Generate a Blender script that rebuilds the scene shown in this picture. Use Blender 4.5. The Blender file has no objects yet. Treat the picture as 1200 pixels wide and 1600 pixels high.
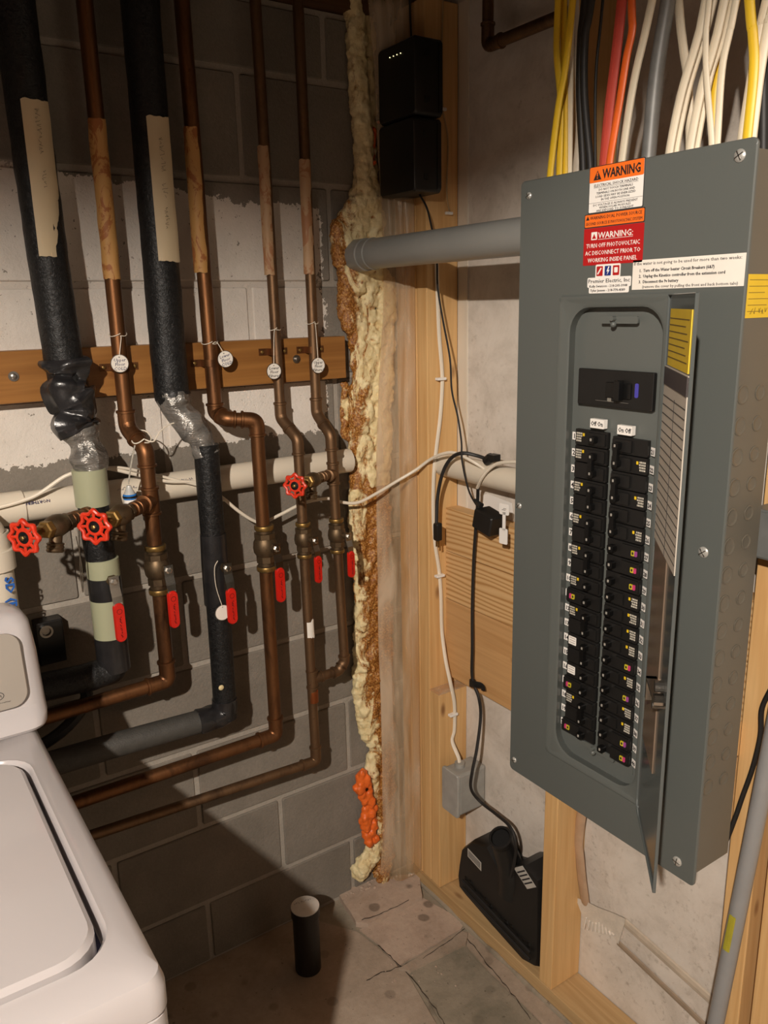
import bpy, bmesh, math, random
from mathutils import Vector, Matrix, noise
random.seed(7)
SC = bpy.context.scene
COL = SC.collection
# ------------------------------------------------------------------ camera
CAM = Vector((-1.12, -1.606, 1.5377))
YAW, TILT, ROLL, FPX = 0.590728599, 0.250106082, -0.0217883939, 1258.62
_f = Vector((math.sin(YAW)*math.cos(TILT), math.cos(YAW)*math.cos(TILT), -math.sin(TILT)))
_r = Vector((math.cos(YAW), -math.sin(YAW), 0)); _u = _r.cross(_f)
_c, _s = math.cos(ROLL), math.sin(ROLL)
RT = _c*_r + _s*_u; UP = -_s*_r + _c*_u; FW = _f
cd = bpy.data.cameras.new('camera'); cam = bpy.data.objects.new('camera', cd); COL.objects.link(cam)
cam.matrix_world = Matrix(((RT.x, UP.x, -FW.x, CAM.x), (RT.y, UP.y, -FW.y, CAM.y), (RT.z, UP.z, -FW.z, CAM.z), (0, 0, 0, 1)))
cd.sensor_fit = 'HORIZONTAL'; cd.sensor_width = 36; cd.lens = FPX/1200*36; cd.clip_start = .02
SC.camera = cam
# ------------------------------------------------------------------ light
w = bpy.data.worlds.new('world'); SC.world = w; w.use_nodes = True
w.node_tree.nodes['Background'].inputs[0].default_value = (.9, .75, .6, 1)
w.node_tree.nodes['Background'].inputs[1].default_value = .005
LAMP = Vector((-1.92, -2.11, 2.205))
ld = bpy.data.lights.new('bulb_light', 'POINT'); ld.energy = 262; ld.color = (1, .90, .79); ld.shadow_soft_size = .021
lo = bpy.data.objects.new('bulb_light', ld); COL.objects.link(lo); lo.location = LAMP
SC.view_settings.view_transform = 'Standard'; SC.view_settings.look = 'None'
SC.view_settings.gamma = 1; SC.view_settings.use_curve_mapping = False
SC.view_settings.exposure = 0.0

def at(px, py, ax, val):
    """point on the plane axis=val of the room seen at a photograph pixel"""
    d = RT*((px-600)/FPX) - UP*((py-800)/FPX) + FW
    i = 'xyz'.index(ax)
    return CAM + d*((val-CAM[i])/d[i])
# ------------------------------------------------------------------ materials
def srgb(c):
    return tuple(((v/255)/12.92 if v <= 10 else ((v/255+.055)/1.055)**2.4) for v in c) + (1,)
class NT:
    def __init__(s, name):
        s.m = bpy.data.materials.new(name); s.m.use_nodes = True
        s.n = s.m.node_tree.nodes; s.l = s.m.node_tree.links
        s.b = s.n['Principled BSDF']
    def add(s, t, **k):
        n = s.n.new(t)
        for a, v in k.items():
            if a.startswith('i_'):
                n.inputs[int(a[2:]) if a[2:].isdigit() else a[2:].replace('_', ' ')].default_value = v
            else: setattr(n, a, v)
        return n
    def link(s, a, b): s.l.new(a, b)
    def coord(s, scale=(1, 1, 1)):
        t = s.add('ShaderNodeTexCoord'); mp = s.add('ShaderNodeMapping'); mp.inputs['Scale'].default_value = scale
        s.link(t.outputs['Object'], mp.inputs[0]); return mp.outputs[0]
    def noise(s, vec, scale, detail=4, rough=.55, dist=0):
        n = s.add('ShaderNodeTexNoise'); n.inputs['Scale'].default_value = scale; n.inputs['Detail'].default_value = detail
        n.inputs['Roughness'].default_value = rough; n.inputs['Distortion'].default_value = dist
        s.link(vec, n.inputs['Vector']); return n.outputs['Fac']
    def ramp(s, fac, stops):
        r = s.add('ShaderNodeValToRGB'); e = r.color_ramp.elements
        while len(e) < len(stops): e.new(.5)
        for k, (p, c) in enumerate(stops):
            e[k].position = p; e[k].color = c if len(c) == 4 else (*c, 1)
        s.link(fac, r.inputs[0]); return r.outputs[0]
    def mix(s, fac, a, b, mode='MIX'):
        n = s.add('ShaderNodeMix', data_type='RGBA', blend_type=mode)
        for v, i in ((fac, 0), (a, 6), (b, 7)):
            if hasattr(v, 'is_linked'): s.link(v, n.inputs[i])
            else: n.inputs[i].default_value = v
        return n.outputs[2]
    def math(s, op, a, b=0.0, c=0.0, clamp=False):
        n = s.add('ShaderNodeMath', operation=op, use_clamp=clamp)
        for v, i in ((a, 0), (b, 1), (c, 2)):
            if hasattr(v, 'is_linked'): s.link(v, n.inputs[i])
            else: n.inputs[i].default_value = v
        return n.outputs[0]
    def bump(s, h, strength=.4, dist=.003):
        n = s.add('ShaderNodeBump'); n.inputs['Strength'].default_value = strength; n.inputs['Distance'].default_value = dist
        s.link(h, n.inputs['Height']); s.link(n.outputs[0], s.b.inputs['Normal']); return n
    def set(s, color=None, rough=.5, metal=0, spec=None):
        if color is not None:
            if hasattr(color, 'is_linked'): s.link(color, s.b.inputs['Base Color'])
            else: s.b.inputs['Base Color'].default_value = color if len(color) == 4 else (*color, 1)
        if hasattr(rough, 'is_linked'): s.link(rough, s.b.inputs['Roughness'])
        else: s.b.inputs['Roughness'].default_value = rough
        s.b.inputs['Metallic'].default_value = metal
        if spec is not None: s.b.inputs['Specular IOR Level'].default_value = spec
        return s.m
_pl = {}
def plain(rgb, rough=.5, metal=0, var=.12, scale=30, bump=0):
    k = (rgb, rough, metal, var, scale, bump)
    if k in _pl: return _pl[k]
    t = NT('mat_%d_%d_%d' % rgb); c = srgb(rgb)
    v = t.coord(); n = t.noise(v, scale)
    col = t.ramp(n, [(.3, tuple(x*(1-var) for x in c[:3])), (.7, tuple(min(1, x*(1+var)) for x in c[:3]))])
    t.set(col, rough, metal)
    if bump: t.bump(t.noise(v, scale*6), bump, .002)
    _pl[k] = t.m; return t.m
def wood(name, c1, c2, axis, dark=None, rough=.6, freq=1, knots=True):
    t = NT(name)
    sc = [38*freq]*3; sc['xyz'.index(axis)] = 1.6*freq
    v = t.coord(tuple(sc)); g = t.noise(v, 1, 3, .5, .6)
    sc2 = [160]*3; sc2['xyz'.index(axis)] = 5
    fine = t.noise(t.coord(tuple(sc2)), 1, 3, .6)
    big = t.noise(t.coord(), 3, 2)
    col = t.ramp(g, [(.32, srgb(c2)), (.5, srgb(c1)), (.66, srgb(c2)), (.8, srgb(c1))])
    col = t.mix(t.math('MULTIPLY', fine, .45), col, srgb(tuple(int(x*.72) for x in c2)))
    col = t.mix(t.math('MULTIPLY', big, .35), col, srgb(tuple(min(255, int(x*1.06)) for x in c1)))
    if knots:
        kc = [11]*3; kc['xyz'.index(axis)] = 4.5
        vo = t.add('ShaderNodeTexVoronoi'); vo.inputs['Scale'].default_value = 1; t.link(t.coord(tuple(kc)), vo.inputs['Vector'])
        kf = t.ramp(vo.outputs['Distance'], [(.05, (1, 1, 1)), (.11, (0, 0, 0))])
        col = t.mix(t.math('MULTIPLY', kf, .75), col, srgb((112, 66, 34)))
    t.set(col, rough, 0, .3); t.bump(g, .25, .0015)
    return t.m
STUD = wood('stud_wood', (224, 184, 128), (206, 158, 100), 'z')
PLATE = wood('plate_wood', (196, 164, 118), (170, 136, 90), 'y')
def plank_mat():
    t = NT('plank_wood'); v = t.coord((3, 1.5, 10))
    wv = t.add('ShaderNodeTexWave', wave_type='BANDS', bands_direction='Z'); wv.inputs['Scale'].default_value = 2.6
    wv.inputs['Distortion'].default_value = 9; wv.inputs['Detail'].default_value = 1; wv.inputs['Detail Scale'].default_value = .75
    t.link(v, wv.inputs['Vector'])
    col = t.ramp(wv.outputs['Fac'], [(.04, srgb((176, 130, 78))), (.3, srgb((208, 168, 116))), (1, srgb((220, 184, 134)))])
    big = t.noise(t.coord(), 5, 2); col = t.mix(t.math('MULTIPLY', big, .4), col, srgb((190, 146, 94)))
    t.set(col, .6, 0, .3); t.bump(wv.outputs['Fac'], .2, .001); return t.m
PLANK = plank_mat()
BOARD = wood('ledger_wood', (158, 110, 58), (124, 80, 38), 'x', rough=.4, freq=.7)
JOIST = wood('joist_wood', (100, 70, 44), (76, 50, 30), 'x')
def block_mat(name, raw1, raw2, pr):
    t = NT(name); v = t.coord()
    big = t.noise(v, 5, 5, .6); fine = t.noise(v, 160, 3, .7)
    raw = t.ramp(big, [(.3, srgb(raw1)), (.7, srgb(raw2))])
    raw = t.mix(t.math('MULTIPLY', fine, .45), raw, srgb(tuple(int(x*.55) for x in raw1)))
    pits = t.ramp(fine, [(.27, (1, 1, 1)), (.32, (0, 0, 0))])
    sep = t.add('ShaderNodeSeparateXYZ'); t.link(v, sep.inputs[0])
    n1 = t.noise(v, 9, 6, .7); n2 = t.noise(v, 60, 3, .8)
    wob = t.math('ADD', t.math('MULTIPLY', t.math('SUBTRACT', n1, .5), .07), t.math('MULTIPLY', t.math('SUBTRACT', n2, .5), .05))
    zz = t.math('ADD', sep.outputs[2], wob); xx = t.math('ADD', sep.outputs[0], wob)
    up = t.math('LESS_THAN', t.math('ADD', zz, t.math('MULTIPLY', xx, .07)), 1.728)
    lo_ = t.math('GREATER_THAN', zz, 1.262)
    rt = t.math('LESS_THAN', xx, -.196)
    mask = t.math('MULTIPLY', t.math('MULTIPLY', up, lo_), rt)
    mask = t.math('MULTIPLY', mask, t.math('SUBTRACT', 1, t.math('MULTIPLY', t.math('LESS_THAN', n2, .33), .9)))
    paint = t.ramp(big, [(.3, srgb((202, 194, 184))), (.7, srgb(pr))])
    paint = t.mix(pits, paint, srgb((120, 108, 96)))
    t.set(t.mix(mask, raw, paint), .85, 0, .25)
    t.bump(t.math('ADD', fine, t.math('MULTIPLY', n2, 1.5)), .5, .0022); return t.m
BLOCK = block_mat('block_face', (124, 117, 107), (150, 142, 131), (226, 219, 210))
MORTAR = block_mat('mortar', (166, 158, 146), (184, 176, 164), (212, 204, 194))
def concrete_wall():
    t = NT('parged_concrete'); v = t.coord()
    a = t.noise(v, 9, 8, .7, .4); b = t.noise(v, 55, 5, .7)
    col = t.ramp(a, [(.3, srgb((188, 178, 166))), (.55, srgb((212, 203, 192))), (.8, srgb((222, 214, 204)))])
    st = t.ramp(b, [(.56, (0, 0, 0)), (.66, (1, 1, 1))])
    pat = t.ramp(t.noise(v, 4, 3), [(.46, (0, 0, 0)), (.66, (1, 1, 1))])
    col = t.mix(t.math('MULTIPLY', t.math('MULTIPLY', st, pat), .42), col, srgb((128, 112, 94)))
    t.set(col, .85, 0, .25); t.bump(t.noise(v, 35, 6, .7), .35, .004); return t.m
CWALL = concrete_wall()
DWALL = plain((62, 56, 50), .9, 0, .08, 6, .3)
def floor_mat(name, a, b, c, stain=.8):
    t = NT(name); v = t.coord()
    n = t.noise(v, 4, 8, .65, .3); f = t.noise(v, 70, 5, .7)
    col = t.ramp(n, [(.3, srgb(a)), (.5, srgb(b)), (.7, srgb(c))])
    col = t.mix(t.math('MULTIPLY', f, .4), col, srgb(tuple(int(x*.6) for x in a)))
    vo = t.add('ShaderNodeTexVoronoi'); vo.inputs['Scale'].default_value = 13; t.link(v, vo.inputs['Vector'])
    sp = t.ramp(t.math('ADD', vo.outputs['Distance'], t.math('MULTIPLY', t.noise(v, 20, 3), .25)), [(.27, (1, 1, 1)), (.33, (0, 0, 0))])
    col = t.mix(t.math('MULTIPLY', sp, .45*stain), col, srgb((92, 80, 68)))
    sm = t.ramp(t.noise(v, 90, 2), [(.68, (0, 0, 0)), (.74, (1, 1, 1))])
    col = t.mix(t.math('MULTIPLY', sm, .5), col, srgb((64, 52, 42)))
    t.set(col, .8, 0, .3); t.bump(t.math('ADD', n, f), .4, .004); return t.m
FLOOR = floor_mat('floor_concrete', (150, 134, 116), (178, 160, 142), (194, 178, 160))
FLOOR2 = floor_mat('floor_patch', (158, 136, 118), (196, 174, 156), (208, 188, 170), 1.4)
FLOOR3 = floor_mat('floor_rough', (128, 120, 104), (160, 148, 130), (182, 168, 148), .6)
def copper(name='copper', c=(124, 84, 53), d=(78, 54, 38), rough=.36):
    t = NT(name); v = t.coord((1, 1, .35))
    n = t.noise(v, 14, 6, .7, .8); f = t.noise(t.coord(), 120, 3, .7)
    col = t.ramp(n, [(.3, srgb(d)), (.52, srgb(c)), (.75, srgb(tuple(int(x*.82) for x in c)))])
    col = t.mix(t.math('MULTIPLY', t.ramp(f, [(.62, (0, 0, 0)), (.72, (1, 1, 1))]), .5), col, srgb((70, 44, 30)))
    t.set(col, t.ramp(n, [(.2, (rough, )*3), (.8, (rough+.18, )*3)]), .85); t.bump(f, .08, .0005); return t.m
COPPER = copper(); DCOPPER = copper('old_copper', (124, 96, 70), (80, 62, 48), .42)
BRASS = copper('brass', (154, 124, 72), (92, 76, 50), .34)
BODYB = copper('valve_bronze', (110, 92, 70), (70, 58, 46), .4)
CHROME = plain((190, 186, 180), .22, 1, .1, 20)
SCREW = plain((176, 174, 168), .35, .35, .1, 20)
STEEL = plain((150, 146, 140), .35, 1, .1, 20)
def insul():
    t = NT('foam_insulation'); v = t.coord()
    n = t.noise(v, 150, 3, .6, 1.2); m = t.noise(v, 30, 2)
    col = t.ramp(n, [(.35, srgb((14, 14, 15))), (.7, srgb((34, 34, 34)))])
    t.set(col, .45, 0, .35); t.bump(t.math('ADD', n, m), .7, .002); return t.m
INSUL = insul()
BTAPE = plain((34, 33, 34), .28, 0, .3, 30, .25)
def tape_metal():
    t = NT('silver_duct_tape'); v = t.coord()
    n = t.noise(v, 16, 4, .6, 1.5); f = t.noise(t.coord((1, 1, 4)), 60, 3)
    t.set(t.ramp(n, [(.3, srgb((92, 90, 86))), (.7, srgb((158, 154, 148)))]), .32, .55); t.bump(t.math('ADD', n, t.math('MULTIPLY', f, .4)), .9, .006); return t.m
DUCT = tape_metal()
SAGE = plain((160, 162, 134), .35, 0, .04, 10)
RED = plain((196, 30, 18), .38, 0, .08); WHEEL = plain((206, 52, 26), .4, 0, .1, 40)
BLACK = plain((24, 23, 22), .45, 0, .15, 20); DBLACK = plain((13, 13, 13), .35, 0, .2, 20)
RUBBER = plain((30, 28, 27), .55, 0, .1, 20)
WHITEP = plain((214, 204, 186), .35, 0, .04, 8); CORDW = plain((226, 216, 198), .45, 0, .04, 8)
PVCG = plain((134, 134, 130), .38, 0, .05, 8)
PANELG = plain((88, 92, 89), .40, 0, .02, 4); PANEL2 = plain((91, 95, 92), .40, 0, .02, 4)
BOXG = plain((104, 100, 90), .36, .4, .08, 5)
PAPER = plain((232, 226, 216), .6, 0, .03, 30); INK = plain((30, 28, 32), .6, 0, 0); INKB = plain((40, 44, 96), .6, 0, 0)
WHITE = plain((236, 232, 226), .5, 0, .02, 10)
ORANGE = plain((238, 112, 34), .45, 0, .03, 10); LRED = plain((176, 24, 26), .45, 0, .03, 10); YELLOW = plain((226, 190, 36), .5, 0, .05, 20)
BLUE = plain((40, 120, 200), .5, 0, .05); MAGENTA = plain((190, 60, 110), .5, 0, .05)
def tan_tape(name, c, patches):
    t = NT(name); v = t.coord((1, 1, .5)); n = t.noise(v, 38, 4, .7, 1.5)
    st = t.ramp(n, [(.5, (0, 0, 0)), (.56, (1, 1, 1))])
    t.set(t.mix(t.math('MULTIPLY', st, patches), srgb(c), srgb((150, 84, 40))), .6); t.bump(n, .3, .001); return t.m
MASK = tan_tape('masking_tape', (196, 178, 146), 0); MASKO = tan_tape('old_masking_tape', (190, 144, 84), .85)
MASKP = tan_tape('peeling_masking_tape', (182, 148, 112), .6)
def washer_mat():
    t = NT('white_enamel'); t.set(srgb((188, 183, 183)), .22, 0, .5); t.b.inputs['Coat Weight'].default_value = .3; return t.m
ENAM = washer_mat(); CONS = plain((168, 160, 150), .3, .2, .04, 6)
def foam_mat():
    t = NT('spray_foam_skin'); v = t.coord((1, 1, .45))
    sep = t.add('ShaderNodeSeparateXYZ'); t.link(t.coord(), sep.inputs[0])
    n = t.noise(v, 22, 6, .7, 1.2); f = t.noise(t.coord(), 230, 4, .7); lump = t.noise(t.coord(), 45, 3)
    zb = t.ramp(t.math('DIVIDE', sep.outputs[2], 2.2), [(0, (0, )*3), (.2, (0, )*3), (.235, (.04, )*3), (.33, (.08, )*3), (.4, (.13, )*3), (.5, (.09, )*3),
        (.56, (.06, )*3), (.66, (.05, )*3), (.72, (.07, )*3), (.76, (.0, )*3), (.92, (.0, )*3)])
    xr = t.math('MULTIPLY', t.math('ADD', sep.outputs[0], .125), t.math('SUBTRACT', t.math('MULTIPLY', t.math('LESS_THAN', sep.outputs[2], 1.12), 8.0), 4.0))
    k = t.math('ADD', t.math('ADD', n, zb), xr)
    br = t.ramp(k, [(.54, (0, 0, 0)), (.62, (1, 1, 1))])
    cream = t.ramp(lump, [(.3, srgb((222, 200, 146))), (.7, srgb((240, 226, 182)))])
    amber = t.ramp(f, [(.38, srgb((112, 64, 22))), (.52, srgb((160, 104, 46))), (.66, srgb((212, 166, 96)))])
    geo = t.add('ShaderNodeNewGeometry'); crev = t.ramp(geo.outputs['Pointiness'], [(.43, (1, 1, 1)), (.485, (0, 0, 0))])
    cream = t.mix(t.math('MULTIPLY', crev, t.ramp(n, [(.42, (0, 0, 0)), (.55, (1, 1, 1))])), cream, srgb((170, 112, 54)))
    t.set(t.mix(br, cream, amber), t.ramp(br, [(0, (.6, )*3), (1, (.26, )*3)]), 0, .5)
    t.b.inputs['Subsurface Weight'].default_value = .05; t.b.inputs['Subsurface Radius'].default_value = (.01, .006, .003)
    t.bump(t.math('ADD', f, t.math('MULTIPLY', lump, 1.5)), .6, .003); return t.m
FOAM = foam_mat()
OFOAM = plain((232, 108, 40), .35, 0, .18, 60, .4)
def plastic_mat():
    t = NT('poly_sheet'); v = t.coord((1, 1, .25)); n = t.noise(v, 18, 3, .5, .6)
    t.set(t.ramp(n, [(.3, srgb((214, 186, 150))), (.7, srgb((232, 214, 188)))]), .24, 0, .6)
    tr = t.add('ShaderNodeBsdfTransparent'); tr.inputs[0].default_value = (1, .96, .90, 1); mx = t.add('ShaderNodeMixShader')
    t.link(t.ramp(n, [(.32, (.14, )*3), (.68, (.42, )*3)]), mx.inputs[0])
    t.link(tr.outputs[0], mx.inputs[1]); t.link(t.b.outputs[0], mx.inputs[2])
    t.link(mx.outputs[0], t.n['Material Output'].inputs[0]); t.bump(n, .4, .004); return t.m
POLY = plastic_mat()
def emis(rgb, s):
    t = NT('led_light'); t.set(srgb(rgb)); t.b.inputs['Emission Color'].default_value = srgb(rgb); t.b.inputs['Emission Strength'].default_value = s; return t.m
# ------------------------------------------------------------------ geometry helpers
def BM(): return bmesh.new()
def obj(name, bm, mat, parent=None, smooth=False, label=None, kind=None, bevel=0):
    me = bpy.data.meshes.new(name)
    bmesh.ops.remove_doubles(bm, verts=bm.verts, dist=1e-6) if len(bm.verts) < 60000 and False else None
    bmesh.ops.recalc_face_normals(bm, faces=bm.faces)
    bm.to_mesh(me); bm.free()
    if smooth:
        for p in me.polygons: p.use_smooth = True
        try: me.set_sharp_from_angle(angle=math.radians(40))
        except Exception: pass
    me.materials.append(mat)
    o = bpy.data.objects.new(name, me); COL.objects.link(o)
    if bevel:
        b = o.modifiers.new('bevel', 'BEVEL'); b.width = bevel; b.segments = 2; b.limit_method = 'ANGLE'
    if parent: adopt(o, parent)
    if label: o['label'] = label
    if kind: o['kind'] = kind
    return o
def adopt(o, p):
    o.parent = p
    q = p; off = Vector()
    while q: off += q.location; q = q.parent
    o.matrix_parent_inverse = Matrix.Translation(-off) if off.length else Matrix()
    if p.parent: o.matrix_parent_inverse = Matrix()
def thing(name, label, cat, loc, group=None):
    o = bpy.data.objects.new(name, None); COL.objects.link(o); o.empty_display_size = .03
    o.location = loc; tag(o, label, cat, group); return o
def tag(o, label, cat, group=None):
    o['label'] = label; o['category'] = cat
    if group: o['group'] = group
    return o
def box(bm, x0, x1, y0, y1, z0, z1, M=None):
    vs = [bm.verts.new((x, y, z)) for x in (x0, x1) for y in (y0, y1) for z in (z0, z1)]
    for f in ((0, 1, 3, 2), (4, 6, 7, 5), (0, 4, 5, 1), (2, 3, 7, 6), (0, 2, 6, 4), (1, 5, 7, 3)):
        bm.faces.new([vs[i] for i in f])
    if M:
        for v in vs: v.co = M @ v.co
    return vs
def frame(o, u, v):
    """matrix with local x=u, local y=v, local z=u x v at o"""
    u = Vector(u).normalized(); v = Vector(v).normalized(); n = u.cross(v)
    return Matrix(((u.x, v.x, n.x, o[0]), (u.y, v.y, n.y, o[1]), (u.z, v.z, n.z, o[2]), (0, 0, 0, 1)))
FX = lambda x, y, z: frame((x, y, z), (0, -1, 0), (0, 0, 1))   # facing -x (stud wall things)
FY = lambda x, y, z: frame((x, y, z), (1, 0, 0), (0, 0, 1))    # facing -y (block wall things)
def rr(x0, x1, y0, y1, r, n=5):
    p = []
    r = max(r, 1e-5)
    for cx, cy, a in ((x1-r, y1-r, 0), (x0+r, y1-r, 90), (x0+r, y0+r, 180), (x1-r, y0+r, 270)):
        for k in range(n+1):
            t = math.radians(a+90*k/n); p.append((cx+r*math.cos(t), cy+r*math.sin(t)))
    return p
def loft(bm, loops, cap0=True, cap1=True, M=None):
    """loops: lists of 3d points of equal count"""
    L = []
    for lp in loops:
        L.append([bm.verts.new(M @ Vector(p) if M else Vector(p)) for p in lp])
    n = len(L[0])
    for a, b in zip(L, L[1:]):
        for i in range(n):
            bm.faces.new((a[i], a[(i+1) % n], b[(i+1) % n], b[i]))
    if cap0: bm.faces.new(L[0])
    if cap1: bm.faces.new(list(reversed(L[-1])))
    return L
def slab(bm, pts, z0, z1, M=None, ch=0):
    if ch:
        cx = sum(p[0] for p in pts)/len(pts); cy = sum(p[1] for p in pts)/len(pts)
        def ins(d): 
            out = []
            for p in pts:
                v = Vector((p[0]-cx, p[1]-cy)); l = v.length; v *= (l-d)/l; out.append((cx+v.x, cy+v.y))
            return out
        i = ins(ch)
        loft(bm, [[(*p, z0) for p in pts], [(*p, z1-ch) for p in pts], [(*p, z1) for p in i]], M=M)
    else: loft(bm, [[(*p, z0) for p in pts], [(*p, z1) for p in pts]], M=M)
def circ(r, z, n=16, cx=0, cy=0): return [(cx+r*math.cos(2*math.pi*k/n), cy+r*math.sin(2*math.pi*k/n), z) for k in range(n)]
def lathe(bm, prof, M, n=16, c0=True, c1=True): loft(bm, [circ(r, z, n) for r, z in prof], c0, c1, M)
def axis_m(o, d):
    d = Vector(d).normalized(); q = d.to_track_quat('Z', 'Y').to_matrix().to_4x4(); q.translation = Vector(o); return q
def fillet(pts, rad, n=6):
    P = [Vector(p) for p in pts]; out = [P[0]]
    for a, b, c in zip(P, P[1:], P[2:]):
        u = (a-b); v = (c-b); r = min(rad, u.length*.49, v.length*.49); p = b+u.normalized()*r; q = b+v.normalized()*r
        for k in range(n+1):
            t = k/n; out.append(p*(1-t)**2+b*2*t*(1-t)+q*t*t)
    out.append(P[-1]); return out
def spline(pts, n=6):
    P = [Vector(p) for p in pts]; P = [2*P[0]-P[1]]+P+[2*P[-1]-P[-2]]; out = []
    for a, b, c, d in zip(P, P[1:], P[2:], P[3:]):
        for k in range(n):
            t = k/n; out.append(.5*((2*b)+(c-a)*t+(2*a-5*b+4*c-d)*t*t+(3*b-a-3*c+d)*t**3))
    out.append(P[-2]); return out
def tube(bm, pts, r, n=12, flat=1, cap=True, wob=0, nrm=None):
    P = [Vector(p) for p in pts]; loops = []
    t0 = (P[1]-P[0]).normalized(); ref = Vector(nrm) if nrm else (Vector((1, 0, 0)) if abs(t0.x) < .8 else Vector((0, 1, 0)))
    for i, p in enumerate(P):
        t = (P[min(i+1, len(P)-1)]-P[max(i-1, 0)])
        if t.length < 1e-9: continue
        t.normalize(); ref2 = ref-t*ref.dot(t)
        if ref2.length < 1e-4: ref2 = t.orthogonal()
        ref2.normalize()
        if not nrm: ref = ref2
        b = t.cross(ref2); rad = r(i/(len(P)-1)) if callable(r) else r
        lp = []
        for k in range(n):
            a = 2*math.pi*k/n; rr_ = rad*(1+(wob*noise.noise(Vector((p.x*40, p.y*40+a*2, p.z*40))) if wob else 0))
            lp.append(p+ref2*math.cos(a)*rr_*flat+b*math.sin(a)*rr_)
        loops.append(lp)
    loft(bm, loops, cap, cap)
def sphere(bm, c, r, sub=2, sc=(1, 1, 1)):
    M = Matrix.Translation(c) @ Matrix.Diagonal((sc[0], sc[1], sc[2], 1))
    bmesh.ops.create_icosphere(bm, subdivisions=sub, radius=r, matrix=M)
def text(s, M, size, mat, parent=None, name='lettering', width=None, bold=0, align='LEFT', shear=0, depth=0.0002, spacing=1):
    cu = bpy.data.curves.new('t', 'FONT'); cu.body = s; cu.size = size; cu.align_x = align; cu.resolution_u = 1
    cu.offset = bold; cu.extrude = depth; cu.shear = shear; cu.space_line = spacing
    t = bpy.data.objects.new('t', cu); me = bpy.data.meshes.new_from_object(t); bpy.data.objects.remove(t)
    me.name = name
    if width and me.vertices:
        xs = [v.co.x for v in me.vertices]; w0 = max(xs)-min(xs); k = width/w0
        for v in me.vertices: v.co.x *= k
    me.transform(M); me.materials.clear(); me.materials.append(mat)
    o = bpy.data.objects.new(name, me); COL.objects.link(o)
    if parent: adopt(o, parent)
    return o
def scrawl(M, length, h, mat, parent, seed=1, name='handwriting', r=.0003, gaps=(.35, .62)):
    rnd = random.Random(seed); bm = BM(); x = 0
    while x < length:
        if any(abs(x/length-g) < .04 for g in gaps): x += h*.5; continue
        pts = [M @ Vector((x+h*(.16*k+rnd.uniform(-.1, .1)), rnd.uniform(0, h), 0)) for k in range(4)]
        tube(bm, spline(pts, 3), r, 4); x += h*.72
    return obj(name, bm, mat, parent)
# ================================================================== SETTING
# back block wall: recessed mortar body plus individual concrete blocks
BW = BM(); box(BW, -3.2, .30, .0035, .20, -.05, 2.13); wall = obj('wall_back', BW, MORTAR); wall['kind'] = 'structure'
zj = [.166+.2032*k for k in range(-1, 11)]
for k, z0 in enumerate(zj[:-1]):
    z1 = min(z0+.2032, 2.125); z0c = max(z0, 0)
    off = (-.37 if k % 2 == 1 else -.575)
    x = off+.406*3
    while x > -3.2:
        xa, xb = x-.406+.0062, x-.0062; x -= .406
        xb = min(xb, .30)
        if xb-xa < .03 or xa > .25: continue
        bm = BM(); j = random.uniform(-.0012, .0012); g = .0064
        pts = rr(xa, xb, z0c+g, z1-g, .004, 2)
        loft(bm, [[(p[0], .01, p[1]) for p in pts], [(p[0], .0015+j, p[1]) for p in pts],
                  [(p[0]*1 + (.002 if p[0] < (xa+xb)/2 else -.002), -.001+j, p[1] + (.002 if p[1] < (z0c+z1)/2 else -.002)) for p in pts]])
        obj('concrete_block', bm, BLOCK, wall)
# top timber on the block wall
bm = BM(); box(bm, -3.2, .3, -.03, .2, 2.132, 2.385); o = obj('trim_1', bm, JOIST); o['kind'] = 'structure'
# right foundation wall behind the studs
bm = BM(); box(bm, .091, .30, -3.6, .0, -.05, 2.385); o = obj('wall_right', bm, CWALL); o['kind'] = 'structure'
bm = BM(); box(bm, -3.35, -3.2, -3.6, .2, -.05, 2.385); o = obj('wall_left', bm, DWALL); o['kind'] = 'structure'
bm = BM(); box(bm, -3.35, .30, -3.75, -3.6, -.05, 2.385); o = obj('wall_front', bm, DWALL); o['kind'] = 'structure'
bm = BM(); box(bm, -3.35, .30, -3.75, .2, 2.385, 2.42); ceil = obj('ceiling', bm, JOIST); ceil['kind'] = 'structure'
for y in (-.69, -1.10, -1.50, -1.908, -2.31, -2.72, -3.12):
    bm = BM(); box(bm, -3.2, .09, y-.019, y+.019, 2.15, 2.385); obj('joist', bm, JOIST, ceil)
# floor with patches and cracks as separate slabs
bm = BM(); box(bm, -3.35, .30, -3.75, .2, -.10, -.004); floor = obj('floor', bm, FLOOR3); floor['kind'] = 'structure'
def fslab(pxs, z, mat, label=None):
    P = [at(px, py, 'z', z) if not isinstance(py, tuple) else None for px, py in pxs]
    bm = BM(); n = len(P); pts = []
    for i in range(n):
        a, b = P[i], P[(i+1) % n]; m = max(1, int((b-a).length/.03))
        for k in range(m):
            q = a.lerp(b, k/m); pts.append((q.x+(noise.noise(q*30)*.003 if 0 < k else 0), q.y+(noise.noise(q*30+Vector((9, 9, 9)))*.003 if 0 < k else 0)))
    loft(bm, [[(p[0], p[1], -.02) for p in pts], [(p[0], p[1], z-.002) for p in pts], [(p[0]*.999+pts[0][0]*.001, p[1], z) for p in pts]])
    return obj('floor_slab', bm, mat, floor, label=label)
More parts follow.
